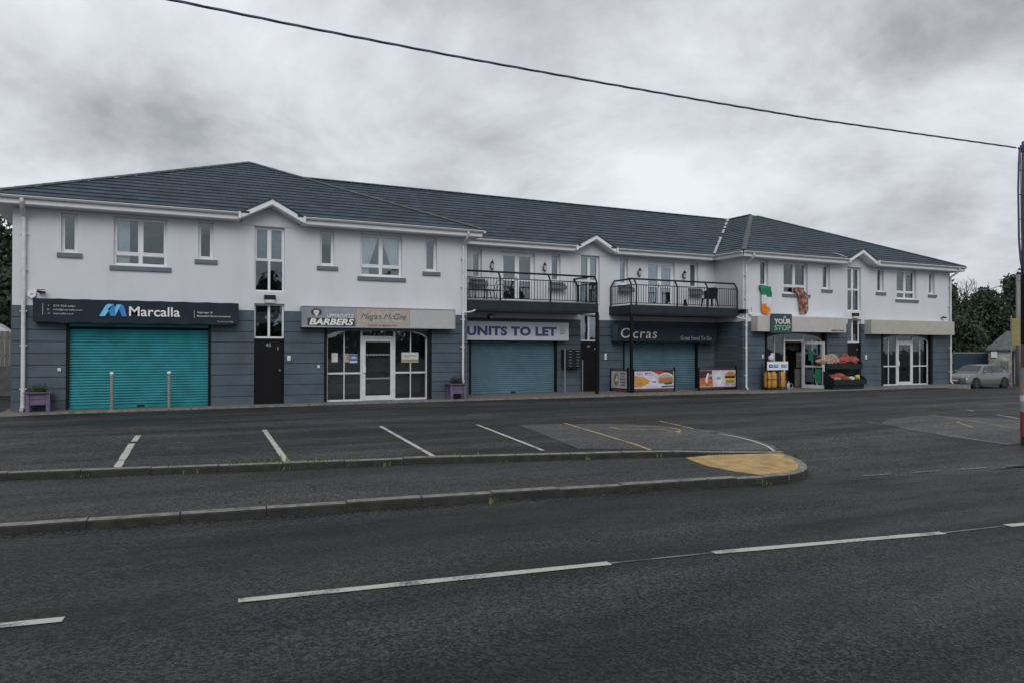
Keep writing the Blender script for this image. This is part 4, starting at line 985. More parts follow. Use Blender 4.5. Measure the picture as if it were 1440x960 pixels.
# ------------------------------------------------------------------ notices in the barber's window
def notice(x0, x1, z0, z1, m, label, y=24.992):
    o = thing('window_notice', label, 'notice', ((x0+x1)/2, y, z0)); part('paper', box(x0, x1, y, y+.004, z0, z1), m, o); return o
notice(5.56, 5.76, 1.30, 1.60, 'bag_white', 'plain pale sheet of paper in the left pane of the barber shop window')
o = notice(5.98, 6.14, 1.30, 1.58, 'sign_sand', 'small beige price card beside the blue notice in the barber shop window'); part('photo', box(6.06,6.13,24.988,24.9915,1.38,1.55), 'bun', o)
o = notice(6.155, 6.42, 1.27, 1.56, 'cyan', 'blue and white notice beside the shop door frame of the barber shop'); part('print_block', box(6.165,6.41,24.988,24.9915,1.35,1.54), 'navy', o); text('OPEN', 6.19,6.385,1.40,1.49,24.987,'white',o,bold=.02); part('print_band', box(6.165,6.41,24.988,24.9915,1.285,1.335), 'lilac', o)
o = notice(7.95, 8.56, 1.28, 1.62, 'bag_white', 'wide cream name card with gold band in the right barber shop window', y=24.985)
part('print_band', box(7.96,8.55,24.982,24.9845,1.30,1.385), 'olive', o); text('Megan McGee', 8.0,8.5,1.45,1.56,24.984,'plastic_grey',o,shear=.3)

# ------------------------------------------------------------------ wall fittings
def lantern_proto():
    t = thing('wall_lantern', 'black wall lantern to the left of the left balcony doors', 'lantern', (12.06,26.64,4.8), 'coach lanterns on the first floor wall')
    mb = MB(); mb.lathe([(0,-.02),(.05,0),(.055,.03)], (0,-.14,0), 6); part('base', mb, 'dark', t, local=True)
    mb = MB(); mb.lathe([(.05,.03),(.065,.22)], (0,-.14,0), 6); part('lamp_glass', mb, 'lamp_glass', t, local=True)
    mb = MB()
    for k in range(6): a = math.pi/3*k; mb.tube([(.052*math.cos(a),-.14+.052*math.sin(a),.03),(.067*math.cos(a),-.14+.067*math.sin(a),.22)], .006, 4)
    mb.lathe([(.085,.22),(.05,.29),(.012,.33),(.012,.37),(0,.38)], (0,-.14,0), 6); part('cap', mb, 'dark', t, local=True)
    mb = MB(); mb.tube([(0,-.001,.12),(0,-.05,.08),(0,-.10,-.03),(0,-.14,-.03)], .012, 6); mb.box(-.03,.03,-.015,0,.04,.2); part('bracket', mb, 'dark', t, local=True)
    return t
lan = lantern_proto()
for x, lb in ((14.37,'black wall lantern to the right of the left balcony doors'),(18.97,'black wall lantern to the left of the right balcony doors'),(21.36,'black wall lantern to the right of the right balcony doors')):
    copy_tree(lan, (x,26.64,4.84), label=lb)
def flood(x, y, z, label, w_=.34, h=.26):
    t = thing('wall_light', label, 'light', (x,y,z)); part('housing', box(x-w_/2, x+w_/2, y-.16, y, z+h*.45, z+h), 'dark', t, bevel=.01)
    part('diffuser', box(x-w_/2+.02, x+w_/2-.02, y-.15, y-.01, z, z+h*.45), 'lamp_glass', t, bevel=.02); return t
flood(ST, YF+.02, 3.16, 'square wall light over the black door of the left block'); flood(STR, YF+.02, 3.17, 'square wall light over the black door of the right block')
t = thing('bulkhead_light', 'round bulkhead light on the dark wall above the UNITS TO LET sign', 'light', (12.07,26.64,2.97))
mb = MB(); prof = [(0,.09),(.10,.08),(.16,.04),(.17,0)]
n0 = len(mb.v); mb.lathe(prof, (0,0,0), 14); mb.v = [(x+12.07, 26.62-z, y*.6+2.97) for x,y,z in mb.v]; part('rim', mb, 'dark', t)
mb = MB(); mb.lathe([(0,.105),(.08,.10),(.12,.085)], (0,0,0), 14); mb.v = [(x+12.07, 26.62-z, y*.6+2.97) for x,y,z in mb.v]; part('diffuser', mb, 'lamp_glass', t)
t = thing('alarm_box', 'white hexagonal alarm box left of the Marcalla sign', 'alarm', (-2.82,24.8,3.1)); mb = MB(); mb.prism([(-2.93,3.19),(-2.83,3.11),(-2.73,3.19),(-2.73,3.30),(-2.93,3.30)], 'y', 24.75, 24.84); part('cover', mb, 'upvc', t, bevel=.008); part('badge', box(-2.86,-2.80,24.745,24.75,3.22,3.27), 'plastic_grey', t)
t = thing('alarm_box', 'small white alarm dome beside the downpipe of the right block', 'alarm', (23.55,24.8,3.2)); mb = MB(); mb.blob((23.55,24.78,3.25),(.09,.07,.08),4,amp=.0); part('cover', mb, 'upvc', t, smooth=True)
def camera_(x, y, z, lb, dx=.12):
    t = thing('security_camera', lb, 'camera', (x,y,z)); part('bracket', box(x-.02,x+.02,y-.1,y,z,z+.03), 'dark', t); mb = MB(); mb.tube([(x-dx*.6,y-.12,z+.06),(x+dx,y-.2,z+.02)], .035, 8); part('camera_body', mb, 'dark', t); part('sunshield', box(x-dx*.7,x+dx,y-.22,y-.1,z+.1,z+.112), 'dark', t)
camera_(-2.62,24.84,3.26,'dark security camera on the white wall above the left end of the Marcalla sign'); camera_(36.3,24.84,3.3,'small security camera above the right end of the blank beige sign')
def small(name, lb, cat, x, y, z, w_, h, m='upvc'):
    t = thing(name, lb, cat, (x,y,z)); part('cover', box(x-w_/2,x+w_/2,y-.04,y,z,z+h), m, t, bevel=.006); part('button', box(x-.012,x+.012,y-.046,y-.041,z+h*.3,z+h*.45), 'dark', t); return t
small('intercom','white door entry box to the right of the black door of the left block','intercom',4.16,YF,1.36,.10,.16); small('intercom','white door entry box between the black door and the Ocras shutter','intercom',17.32,YM,1.30,.09,.26)
small('intercom','white door entry box to the right of the black door of the right block','intercom',30.78,YF,1.28,.10,.20); small('key_switch','small white key switch left of the teal shutter under Marcalla','switch',-2.16,YF,1.10,.08,.09); small('key_switch','small white key switch left of the barber shop front','switch',5.10,YF,1.12,.08,.09); small('key_switch','small key switch left of the open shop front','switch',24.28,YF,1.35,.07,.16)
part('cable_drop', (lambda m_: (m_.tube([(23.62,24.82,3.55),(23.62,24.82,3.2)], .008, 5), m_)[1])(MB()), 'dark', B)

# post boxes on legs
t = thing('mailbox_bank', 'bank of twelve dark mailboxes on two grey legs beside the black middle door', 'mailboxes', (15.55,26.35,0))
part('cabinet', box(15.20,15.98,26.30,26.62,.98,1.72), 'dark', t)
for i in range(2):
    for j in range(6):
        x, z = 15.26+i*.36, 1.0+j*.118; b_ = part('mailbox_door', box(x,x+.33,26.285,26.299,z,z+.105), 'plastic_dark', t, bevel=.003); part('slot', box(x+.10,x+.23,26.279,26.284,z+.06,z+.078), 'steel', b_)
part('leg', box(15.155,15.198,26.28,26.32,0,1.74), 'galv', t); part('leg', box(15.982,16.02,26.28,26.32,0,1.3), 'galv', t)

# bollards
t = thing('bollard', 'left stainless steel bollard in front of the teal shutter', 'bollard', (-.83,24.42,0), 'steel bollards before the shutter')
mb = MB(); mb.lathe([(.05,0),(.05,1.0)], seg=16); part('post', mb, 'steel', t, smooth=True, local=True); mb = MB(); mb.lathe([(.05,1.0),(.058,1.0),(.058,1.05),(.03,1.075),(0,1.08)], seg=16); part('cap', mb, 'upvc', t, smooth=True, local=True); mb = MB(); mb.lathe([(0,.004),(.09,.004),(.09,.0)], seg=16); part('base_ring', mb, 'steel', t, local=True)
copy_tree(t, (.66,24.42,0), label='right stainless steel bollard in front of the teal shutter')

# purple planters
def planter(loc, lb, rz, plants):
    t = thing('planter', lb, 'planter', loc, 'purple wooden planters', rz)
    for sx in (-1,1):
        for sy in (-1,1): part('leg', box(sx*.24-.045, sx*.24+.045, sy*.20-.045, sy*.20+.045, 0, .52), 'purple', t, local=True)
    for k, z in enumerate((.20,.36)):
        part('board', box(-.195,.195,-.205,-.18,z,z+.15), 'purple', t, local=True); part('board', box(-.195,.195,.18,.205,z,z+.15), 'purple', t, local=True)
        part('board', box(-.245,-.22,-.155,.155,z,z+.15), 'purple', t, local=True); part('board', box(.22,.245,-.155,.155,z,z+.15), 'purple', t, local=True)
    for a in ((-.33,.33,-.29,-.20),(-.33,.33,.20,.29),(-.33,-.24,-.199,.199),(.24,.33,-.199,.199)): part('rim_board', box(*a,.521,.55), 'purple', t, local=True)
    part('soil', box(-.22,.22,-.18,.18,.36,.50), 'soil', t, local=True)
    mb = MB(); rg = random.Random(int(loc[0]*10)+9)
    for _ in range(plants):
        x, y = rg.uniform(-.2,.2), rg.uniform(-.15,.15); h = rg.uniform(.08,.28); a = rg.uniform(0,6.3); q = (x+.08*math.cos(a), y+.08*math.sin(a), .5+h)
        mb.q([(x-.004,y,.48),(x+.004,y,.48),(q[0]+.004,q[1],q[2]),(q[0]-.004,q[1],q[2])])
        for k in range(5): b = rg.uniform(0,6.3); z = .52+h*rg.random(); mb.q([(x,y,z),(x+.035*math.cos(b),y+.035*math.sin(b),z+.01),(x+.05*math.cos(b+.3),y+.05*math.sin(b+.3),z+.03),(x+.02*math.cos(b+.6),y+.02*math.sin(b+.6),z+.02)])
    part('plant', mb, 'hedge', t, local=True)
planter((-2.62,24.45,0), 'faded purple planter beside the downpipe at the left corner', R(2), 60); planter((9.78,24.48,0), 'purple planter beside the downpipe in the middle of the parade', R(-4), 120)

# ------------------------------------------------------------------ things on the balconies
def wire_chair(loc, rz, lb):
    t = thing('wire_chair', lb, 'chair', loc, 'mesh chairs on the left balcony', rz); r = .011
    mb = MB(); mb.tube([(-.24,.24,.42),(-.25,.30,.62),(-.20,.34,.80),(0,.36,.86),(.20,.34,.80),(.25,.30,.62),(.24,.24,.42)], r, 6)
    for k in range(-3,4): mb.tube([(k*.06,.25,.43),(k*.06,.34,.82)], .004, 4)
    part('backrest', mb, 'dark', t, local=True)
    mb = MB(); mb.box(-.24,.24,-.22,.24,.415,.43); part('seat', mb, 'dark', t, local=True, bevel=.005)
    for s_ in (-1,1):
        mb = MB(); mb.tube([(s_*.24,-.22,.0),(s_*.26,-.18,.42),(s_*.28,-.16,.62),(s_*.28,.1,.64),(s_*.25,.30,.62)], r, 6); part('armrest', mb, 'dark', t, local=True)
        mb = MB(); mb.tube([(s_*.26,.34,.0),(s_*.24,.24,.42)], r, 6); part('leg', mb, 'dark', t, local=True)
    return t
c1 = wire_chair((11.05,25.75,3.5), R(20), 'black mesh chair nearer the left wall on the left balcony'); copy_tree(c1, (11.85,25.8,3.5), R(-65), 'black mesh chair in the middle of the left balcony')
t = thing('balcony_table', 'low round black table between the mesh chairs on the left balcony', 'table', (11.45,25.6,3.5))
mb = MB(); mb.lathe([(0,.42),(.26,.42),(.26,.40),(0,.40)], seg=16); part('table_top', mb, 'dark', t, local=True)
for k in range(3): a = 2.1*k; mb = MB(); mb.tube([(.08*math.cos(a),.08*math.sin(a),.40),(.22*math.cos(a),.22*math.sin(a),0)], .012, 5); part('leg', mb, 'dark', t, local=True)
t = thing('plastic_chair', 'black moulded plastic chair at the right end of the right balcony', 'chair', (21.95,25.55,3.5), rz=R(170))
mb = MB(); n = 10; V = []
for j in range(6):
    z = .42+.45*j/5
    for i in range(n+1): a = math.pi*(i/n); rr_ = .27+.03*j/5; V.append((-rr_*math.cos(a), .05+.24*math.sin(a)+.04*j/5, z-(.10*abs(math.cos(a))**3)*(j/5)*1.6))
mb.v = V
for j in range(5):
    for i in range(n): k = j*(n+1)+i; mb.f.append((k,k+1,k+n+2,k+n+1)); mb.m.append(0)
o = part('backrest', mb, 'plastic_dark', t, local=True); sm = o.modifiers.new('solid','SOLIDIFY'); sm.thickness = .02
part('seat', box(-.25,.25,-.25,.22,.40,.43), 'plastic_dark', t, local=True, bevel=.02)
for sx in (-1,1):
    for sy in (-1,1): mb = MB(); mb.tube([(sx*.22,sy*.2,.40),(sx*.27,sy*.26,0)], [.04,.028], 6); part('leg', mb, 'plastic_dark', t, local=True)
t = thing('plant_pot', 'small grey plant pot with dry stems in the left corner of the left balcony', 'plant pot', (10.62,25.5,3.5)); mb = MB(); mb.lathe([(0,0),(.1,0),(.13,.22),(.11,.22),(.10,.18),(0,.18)], seg=12); part('pot', mb, 'plastic_grey', t, local=True)
mb = MB(); rg = random.Random(4)
for _ in range(14): a = rg.uniform(0,6.3); mb.tube([(0,0,.18),(.12*math.cos(a),.12*math.sin(a),.18+rg.uniform(.2,.5))], .004, 4)
part('stems', mb, 'leaf_mid', t, local=True)
for x, lb in ((19.6,'small dark vase behind the right balcony railing'),):
    t = thing('vase', lb, 'vase', (20.75,25.7,3.5)); mb = MB(); mb.lathe([(0,0),(.06,.0),(.1,.1),(.05,.28),(.07,.34)], seg=12); part('body', mb, 'dark', t, local=True, smooth=True)
# window boxes on the balcony sills
for x, lb in ((11.48,'dark trough planter under the first narrow window of the left balcony'),(14.96,'dark trough planter under the narrow window at the right of the left balcony'),(18.26,'dark trough planter under the first narrow window of the right balcony'),(22.02,'dark trough planter under the narrow window at the right of the right balcony')):
    t = thing('trough_planter', lb, 'planter', (x,26.45,4.13), 'trough planters on the balcony wall'); part('trough', box(-.36,.36,-.09,.09,0,.15), 'sill', t, local=True, bevel=.01)
    mb = MB(); rg = random.Random(int(x*7))
    for _ in range(70): a = rg.uniform(0,6.3); px = rg.uniform(-.33,.33); h = rg.uniform(.02,.12); mb.q([(px,0,.13),(px+.03*math.cos(a),.03*math.sin(a),.13+h*.6),(px+.04*math.cos(a+.4),.04*math.sin(a+.4),.15+h),(px+.01,0,.14+h*.4)])
    part('plant', mb, 'leaf_mid', t, local=True)

# ------------------------------------------------------------------ barrier boards under the right balcony
def barrier(a, b, lb, art):
    a, b = Vector((*a,0)), Vector((*b,0)); d = (b-a); L = d.length; d.normalize(); n = Vector((d.y,-d.x,0))
    t = thing('advert_barrier', lb, 'barrier', (*((a+b)/2)[:2], 0))
    def fr(u, h, k): p = a+d*u+n*(-k); return (p.x, p.y, h)
    def bx(name, u0, u1, h0, h1, k0, k1, m):
        mb = MB(); v = [fr(u,h,k) for k in (k0,k1) for h in (h0,h1) for u in (u0,u1)]; mb.v = v
        for f in ((0,1,3,2),(4,6,7,5),(0,4,5,1),(2,3,7,6),(0,2,6,4),(1,5,7,3)): mb.f.append(f); mb.m.append(0)
        return part(name, mb, m, t)
    bx('board', .06, L-.06, .15, .86, .0, .02, 'lilac')
    bx('frame_rail', .06, L-.06, .09, .15, -.012, .03, 'maroon'); bx('frame_rail', .06, L-.06, .86, .91, -.012, .03, 'maroon')
    bx('post', 0, .06, 0, .95, -.02, .04, 'black'); bx('post', L-.06, L, 0, 1.0, -.02, .04, 'black')
    def shp(pts, k, m):
        mb = MB(); n_ = len(pts); mb.v = [fr(u,h,k) for u,h in pts]+[fr(u,h,k+.004) for u,h in pts]; mb.f = [tuple(range(n_)), tuple(range(2*n_-1,n_-1,-1))]+[(i,n_+i,n_+(i+1)%n_,(i+1)%n_) for i in range(n_)]; mb.m = [0]*len(mb.f)
        part('print', mb, m, t)
    def el(cx, cz, rx_, rz_, k, m, a0=0, a1=360, n_=18): shp([(cx+rx_*math.cos(R(a0+(a1-a0)*i/n_)), cz+rz_*math.sin(R(a0+(a1-a0)*i/n_))) for i in range(n_+(a1-a0 < 359))], k, m)
    art(L, shp, el, lambda s, u0, u1, h0, h1, m, **kw: text(s, u0, u1, h0, h1, 0, m, t, frame=lambda u,h,k: fr(u,h,-.016+k*.5), **kw))
def art_front(L, shp, el, tx):
    shp([(.9,.86),(L-.1,.86),(L-.1,.5),(1.5,.62)], -.004, 'red'); shp([(1.45,.86),(L-.1,.86),(L-.1,.62),(1.7,.74)], -.006, 'dkprint')
    shp([(.08,.68),(.5,.62),(.84,.47),(.72,.34),(.4,.22),(.08,.22)], -.005, 'gold'); shp([(.1,.6),(.45,.55),(.78,.45),(.6,.40),(.34,.44),(.1,.52)], -.008, 'cheese_print' if False else 'gold'); shp([(.12,.38),(.36,.42),(.5,.33),(.3,.27)], -.009, 'bun')
    el(1.62,.60,.36,.19,-.008,'bag_white',0,180); el(1.62,.58,.33,.15,-.010,'sign_sand',0,180); shp([(1.24,.58),(1.98,.60),(1.96,.48),(1.28,.44)], -.010, 'bun'); shp([(1.3,.55),(1.9,.57),(1.84,.44),(1.4,.40)], -.012, 'orange'); shp([(1.22,.45),(2.0,.50),(1.94,.38),(1.3,.36)], -.011, 'leafp'); shp([(1.5,.36),(1.98,.40),(1.9,.32),(1.62,.30)], -.012, 'ink')
    shp([(1.4,.24),(2.0,.26),(2.0,.21),(1.38,.19)], -.008, 'dkprint'); el(1.02,.42,.14,.15,-.006,'f_white'); tx('OCRAS', .92,1.12,.38,.46,'navy',bold=.01)
    el(.62,.76,.03,.05,-.006,'navy'); el(.69,.76,.02,.05,-.006,'navy'); el(.80,.76,.04,.045,-.006,'bun'); tx('Breakfast', .2,.46,.72,.78,'bun')
def art_right(L, shp, el, tx):
    shp([(.08,.84),(.75,.84),(.75,.45),(.08,.5)], -.004, 'dkprint'); shp([(.08,.52),(.4,.56),(.78,.48),(.8,.18),(.08,.18)], -.006, 'orange')
    rg = random.Random(8)
    for i in range(16): el(.15+rg.random()*.6,.22+rg.random()*.26,.05,.028,-.008-i*.0004,rg.choice(['bun','red','sign_sand','leafp','gold']))
    shp([(.36,.4),(.44,.66),(.52,.76),(.58,.7),(.5,.5),(.48,.3)], -.015, 'f_white'); shp([(.56,.55),(.74,.6),(.72,.72),(.60,.66)], -.012, 'sign_sand')
    el(1.1,.52,.22,.26,-.006,'f_white'); tx('OCRAS', .98,1.24,.47,.56,'navy'); 
    el(1.78,.60,.30,.20,-.006,'bun',0,180); shp([(1.46,.60),(2.06,.60),(2.04,.50),(1.48,.50)], -.007, 'dkprint'); shp([(1.46,.50),(2.06,.50),(2.04,.43),(1.5,.42)], -.008, 'fil'); shp([(1.5,.43),(2.04,.43),(2.0,.36),(1.56,.34)], -.009, 'leafp'); shp([(1.48,.36),(2.04,.38),(1.98,.28),(1.54,.28)], -.0085, 'bun')
    tx('OPEN', 1.45,1.72,.20,.26,'red'); tx('6 DAYS', 1.80,2.05,.20,.26,'navy')
def art_left(L, shp, el, tx):
    el(.42,.5,.16,.26,-.004,'leafp'); el(.44,.5,.10,.18,-.006,'f_white'); el(.36,.62,.07,.10,-.007,'bun'); el(.46,.36,.08,.08,-.007,'gold')
    for i, w_ in enumerate(('Breakfast','Wraps','Rolls','Salads','& Coffee')): tx(w_, .72,1.05,.74-i*.12,.80-i*.12,'ink',bold=.01)
barrier((17.72,25.22), (19.80,25.18), 'advert barrier showing a golden roll and a burger beside the balcony column', art_front)
barrier((21.02,25.18), (23.16,25.22), 'advert barrier showing chips and a tall burger beside the white downpipe', art_right)
barrier((17.52,26.55), (17.56,25.32), 'advert barrier turned side on, left of the black balcony column', art_left)

# ------------------------------------------------------------------ flags
def cloth(name, lb, cat, outline, segs, seed, mats, matf, y=24.74):
    """outline: list of (z, xleft, xright, y offset); a hanging sheet with folds"""
    mb = MB(); nx = 16; rg = random.Random(seed); ph = [rg.uniform(0,6) for _ in range(3)]
    rows = []
    for (za, la, ra, ya), (zb, lb_, rb, yb) in zip(outline, outline[1:]):
        for k in range(segs): t = k/segs; rows.append((za+(zb-za)*t, la+(lb_-la)*t, ra+(rb-ra)*t, ya+(yb-ya)*t))
    rows.append(outline[-1])
    for j, (z, l_, r_, yy) in enumerate(rows):
        for i in range(nx+1):
            u = i/nx; mb.v.append((l_+(r_-l_)*u, yy+.016*math.sin(u*11+ph[0]+j*.05)+.006*math.sin(u*23+ph[1]+j*.1), z+.015*math.sin(u*5+ph[2])))
    for j in range(len(rows)-1):
        for i in range(nx): k = j*(nx+1)+i; mb.f.append((k,k+nx+1,k+nx+2,k+1)); mb.m.append(matf(j/len(rows), i/nx))
    o = part(name, mb, mats, smooth=True); m_ = o.modifiers.new('solid','SOLIDIFY'); m_.thickness = .006; tag(o, lb, cat); return o
cloth('national_flag', 'green white and orange flag hanging from the narrow window above YOUR STOP', 'flag', [(4.52,24.05,24.55,24.80),(4.40,24.02,24.62,24.72),(4.20,24.12,24.70,24.72),(3.90,24.12,24.68,24.72),(3.40,24.14,24.64,24.75),(3.26,24.28,24.56,24.76)], 5, 2, ['f_green','f_white','f_orange'],
      lambda t, u: 0 if t < .44+.05*u else (1 if t < .66+.10*u-.05 else 2))
cloth('patterned_cloth', 'red and yellow patterned cloth hanging out of the wide window of the right block', 'flag', [(4.50,26.10,26.72,24.90),(4.30,26.16,26.82,24.78),(4.20,26.26,26.88,24.72),(3.90,26.36,26.92,24.73),(3.50,26.40,26.94,24.75),(3.32,26.46,26.80,24.76)], 5, 5, ['pattern'], lambda t, u: 0)

# ------------------------------------------------------------------ goods outside the open shop
def gas_stack(x, w_, n, lb, seed):
    t = thing('gas_bottle_cage', lb, 'gas cage', (x+w_/2,24.45,0)); y0 = 24.32; yb = 24.66
    mb = MB(); mb.box(x,x+w_,y0,yb,.06,.09)
    for a in (x, x+w_-.025):
        for b in (y0, yb-.025): mb.box(a,a+.025,b,b+.025,0,1.12)
    mb.box(x,x+w_,y0,y0+.02,.45,.47); part('cage_frame', mb, 'dark', t)
    part('sign_board', box(x-.03,x+w_+.03,y0-.02,y0-.003,.86,1.22), 'white', t)
    for (a, b, m, tx_) in ((.08,.44,'navy','GAS'),(.50,.92,'blue','gas')):
        part('badge', box(x+w_*a,x+w_*b,y0-.026,y0-.0205,.96,1.10), m, t, bevel=.004); text(tx_, x+w_*(a+.08), x+w_*(b-.08), 1.0,1.06, y0-.0265, 'white', t, bold=.02)
    for i in range(n):
        cx_ = x+w_*(i+.5)/n; r_ = w_/n/2-.012
        m2 = MB(); m2.lathe([(r_*.8,.10),(r_*.98,.14),(r_,.3),(r_,.62),(r_*.93,.70),(r_*.6,.78),(r_*.3,.80),(r_*.3,.86),(0,.86)], (cx_,24.49,0), 18)
        m2.lathe([(r_*1.0,.33),(r_*1.02,.335),(r_*1.02,.35),(r_,.355)], (cx_,24.49,0), 18); b_ = bpy.data.objects.new('gas_bottle', m2.mesh('gas_bottle','cylpaint',True)); b_.location = (0,0,0); link(b_)
        tag(b_, f'yellow gas bottle in the {"wide left" if n == 2 else "narrow right"} cage by the shop door' if n == 1 else f'{"left" if i == 0 else "right"} yellow gas bottle in the wide cage by the shop door', 'gas bottle', 'yellow gas bottles')
gas_stack(24.06, .66, 2, 'wide black gas cage with white sign left of the open shop window', 1); gas_stack(24.80, .40, 1, 'narrow black gas cage with white sign nearer the open shop door', 2)
t = thing('plastic_bag', 'pale white plastic bag of goods on top of the gas cage', 'bag', (24.5,24.5,1.22)); mb = MB(); mb.blob((24.46,24.5,1.36),(.17,.13,.15),6,amp=.12); part('body', mb, 'lilac', t, smooth=True); mb = MB(); mb.blob((24.50,24.5,1.53),(.09,.06,.06),7,amp=.3); part('knot', mb, 'white', t)
t = thing('hose_stand', 'white bottles and coiled hose beside the shop door frame', 'bottles', (25.35,24.5,0))
for k in range(3): mb = MB(); mb.lathe([(0,0),(.05,0),(.055,.2),(.02,.3),(.02,.34),(0,.34)], (25.30+k*.11,24.55,0), 10); part('bottle', mb, 'blue' if k==0 else 'lilac', t, smooth=True)
mb = MB(); mb.tube([(25.62+.11*math.cos(a),24.5,.14+.11*math.sin(a)) for a in [i*.5 for i in range(14)]], .012, 6); part('hose', mb, 'plastic_grey', t)
t = thing('snow_shovel', 'blue handled shovel leaning on the window of the open shop', 'shovel', (25.3,24.6,0)); mb = MB(); mb.tube([(25.28,24.55,.1),(25.34,24.86,1.15)], .018, 6); part('shaft', mb, 'navy', t); part('blade', box(25.2,25.36,24.5,24.53,0,.3), 'navy', t)
# two tier stand of logs and coal
t = thing('display_stand', 'black two tier shop display stand outside the black door of the right block', 'stand', (27.9,23.9,0)); mb = MB()
x0, x1, y0, y1 = 27.0, 29.0, 23.4, 24.4
def tray(x0, x1, y0, y1, z0, z1, dip, name):
    mb = MB(); t_ = .03; f0 = z0+dip
    mb.prism([(y0,z0),(y1,z0+.25),(y1,z0+.28),(y0,z0+.03)], 'x', x0, x1)
    mb.box(x0,x1,y0-.03,y0-.001,z0-.1,z0+.13)
    for a in (x0-.031, x1+.001): mb.prism([(y0-.03,z0-.1),(y1,z0-.1),(y1,z0+.5),(y0-.03,z0+.14)], 'x', a, a+.03)
    return part(name, mb, 'plastic_dark', t)
tray(x0, x1, y0, 23.95, .30, .6, 0, 'lower_tray'); tray(x0+.1, x1+.25, y0+.42, y1+.0, .98, 1.2, 0, 'upper_tray')
mb = MB(); mb.box(x0+.02,x1-.02,y0+.06,23.95,0,.24); part('base', mb, 'plastic_dark', t, bevel=.02); mb = MB(); mb.box(x0+.2,x1+.2,y1-.05,y1+.05,.0,1.05); part('back_panel', mb, 'plastic_dark', t)
for px, py in ((x0+.11,y0+.5),(x1+.20,y0+.5)): part('upright', box(px,px+.04,py,py+.04,.0,1.0), 'dark', t)
def bag(x, y, z, r, m, lb, seed, g):
    mb = MB(); mb.blob((0,0,0), r, seed, amp=.20, nu=18, nv=11); o = part('fuel_bag', mb, m, smooth=False); o.location = (x,y,z); o.rotation_euler = (R(12),0,R(random.Random(seed).uniform(-20,20))); tag(o, lb, 'bag', g); return o
G_ = 'net bags of logs and coal on the stand'
for k, (x, y, z, r, m, lb) in enumerate([
    (26.75,24.05,1.20,(.36,.16,.12),'bag_tan','tan net bag of kindling at the left end of the top tier'),
    (27.0,24.35,1.36,(.34,.17,.13),'bag_tan','tan net bag of kindling behind and above the leftmost bag'),
    (27.35,24.10,1.24,(.27,.17,.14),'bag_tan','tan net bag of logs left of the middle of the top tier'),
    (27.58,24.35,1.40,(.28,.17,.12),'bag_tan','tan net bag of logs at the back of the top tier middle'),
    (27.82,24.05,1.22,(.22,.17,.13),'bag_red','dull red net bag next to the tan logs on the top tier'),
    (28.2,24.20,1.26,(.26,.18,.15),'bag_red','red net bag on the top tier right of the middle'),
    (28.58,24.10,1.26,(.27,.17,.15),'bag_red','bright red net bag at the right end of the top tier'),
    (28.42,24.38,1.38,(.18,.12,.15),'bag_red','small upright red net bag behind the right end of the top tier'),
    (27.40,23.80,.52,(.25,.16,.12),'bag_red','red net bag at the left of the bottom tier'),
    (27.45,23.60,.45,(.16,.10,.08),'bag_tan','small tan net bag at the front of the bottom tier'),
    (27.78,23.78,.55,(.26,.17,.14),'bag_red','red net bag in the middle of the bottom tier'),
    (28.08,23.70,.47,(.18,.14,.09),'bag_red','flat dark red net bag right of the middle of the bottom tier'),
    (28.40,23.66,.46,(.24,.12,.08),'bag_white','white plastic bag lying on the bottom tier'),
    (28.80,23.68,.50,(.12,.11,.12),'bag_yel','pale yellow bag at the right end of the bottom tier')]):
    if k < 8: x += .42; r = tuple(q*1.18 for q in r)
    bag(x, y, z, r, m, lb, k+3, G_)
t = thing('leaning_board', 'white slatted board standing between the open door and the display stand', 'board', (27.1,24.2,0))
for k in range(7): mb = MB(); mb.box(26.95,27.3,24.25+k*.03,24.27+k*.03,.05+k*.085,.12+k*.085); part('slat', mb, 'upvc_dirty', t)
# things seen through the shop glass
t = thing('window_display', 'lime green cards and goods standing in the left bay of the open shop window', 'display', (25.1,25.3,0))
part('card', box(24.95,25.2,25.2,25.22,.9,1.95), 'lime_card', t); part('card', box(25.3,25.55,25.25,25.27,1.3,1.9), 'sign_sand', t); part('shelf', box(24.65,25.7,25.15,25.5,.86,.9), 'shelf', t)
rg = random.Random(21); mb = MB()
for k in range(60): x = rg.uniform(24.65,25.6); z = .9+rg.choice([0,.3,.62,.95]); s_ = rg.uniform(.05,.12); mb.box(x,x+s_,25.4,25.45,z,z+rg.uniform(.08,.22), rg.randrange(5))
part('packets', mb, ['red','shelf','gold','white','blue'], t, stuff=True)
t = thing('shop_fridge', 'dark drinks fridge just inside the open shop door', 'fridge', (27.5,25.6,0)); part('body', box(27.2,27.8,25.75,26.2,.02,1.7), 'plastic_dark', t); part('door_panel', box(27.25,27.75,25.73,25.749,.9,1.6), 'shelf', t)
for k, z in enumerate((1.0,1.25,1.5)): part('shelf', box(27.28,27.72,25.715,25.729,z,z+.02), 'white', t)
t = thing('shop_shelves', 'shelves of packets deep inside the open shop', 'shelves', (26,26.4,0)); part('frame', box(24.6,28.1,26.4,26.7,.02,2.2), 'shelf', t); mb = MB()
for k in range(300): x = rg.uniform(24.7,27.9); z = .2+rg.randrange(6)*.34; mb.box(x,x+.09,26.28,26.39,z,z+rg.uniform(.1,.24), rg.randrange(5))
part('packets', mb, ['red','shelf','gold','white','mint'], t, stuff=True)
part('door_sticker', box(.30,.50,-.002,.0195,1.25,1.70), 'mint', leaf3, local=True); part('door_sticker', box(.62,.90,-.002,.0195,.25,.90), 'mint', leaf3, local=True); part('door_sticker', box(.16,.55,-.001,.0195,.30,.85), 'render_slate', leaf3, local=True)
# poster things in shop 3 right bay
part('bay_shelf', box(27.0,28.0,25.3,25.6,.05,.85), 'shelf', B)

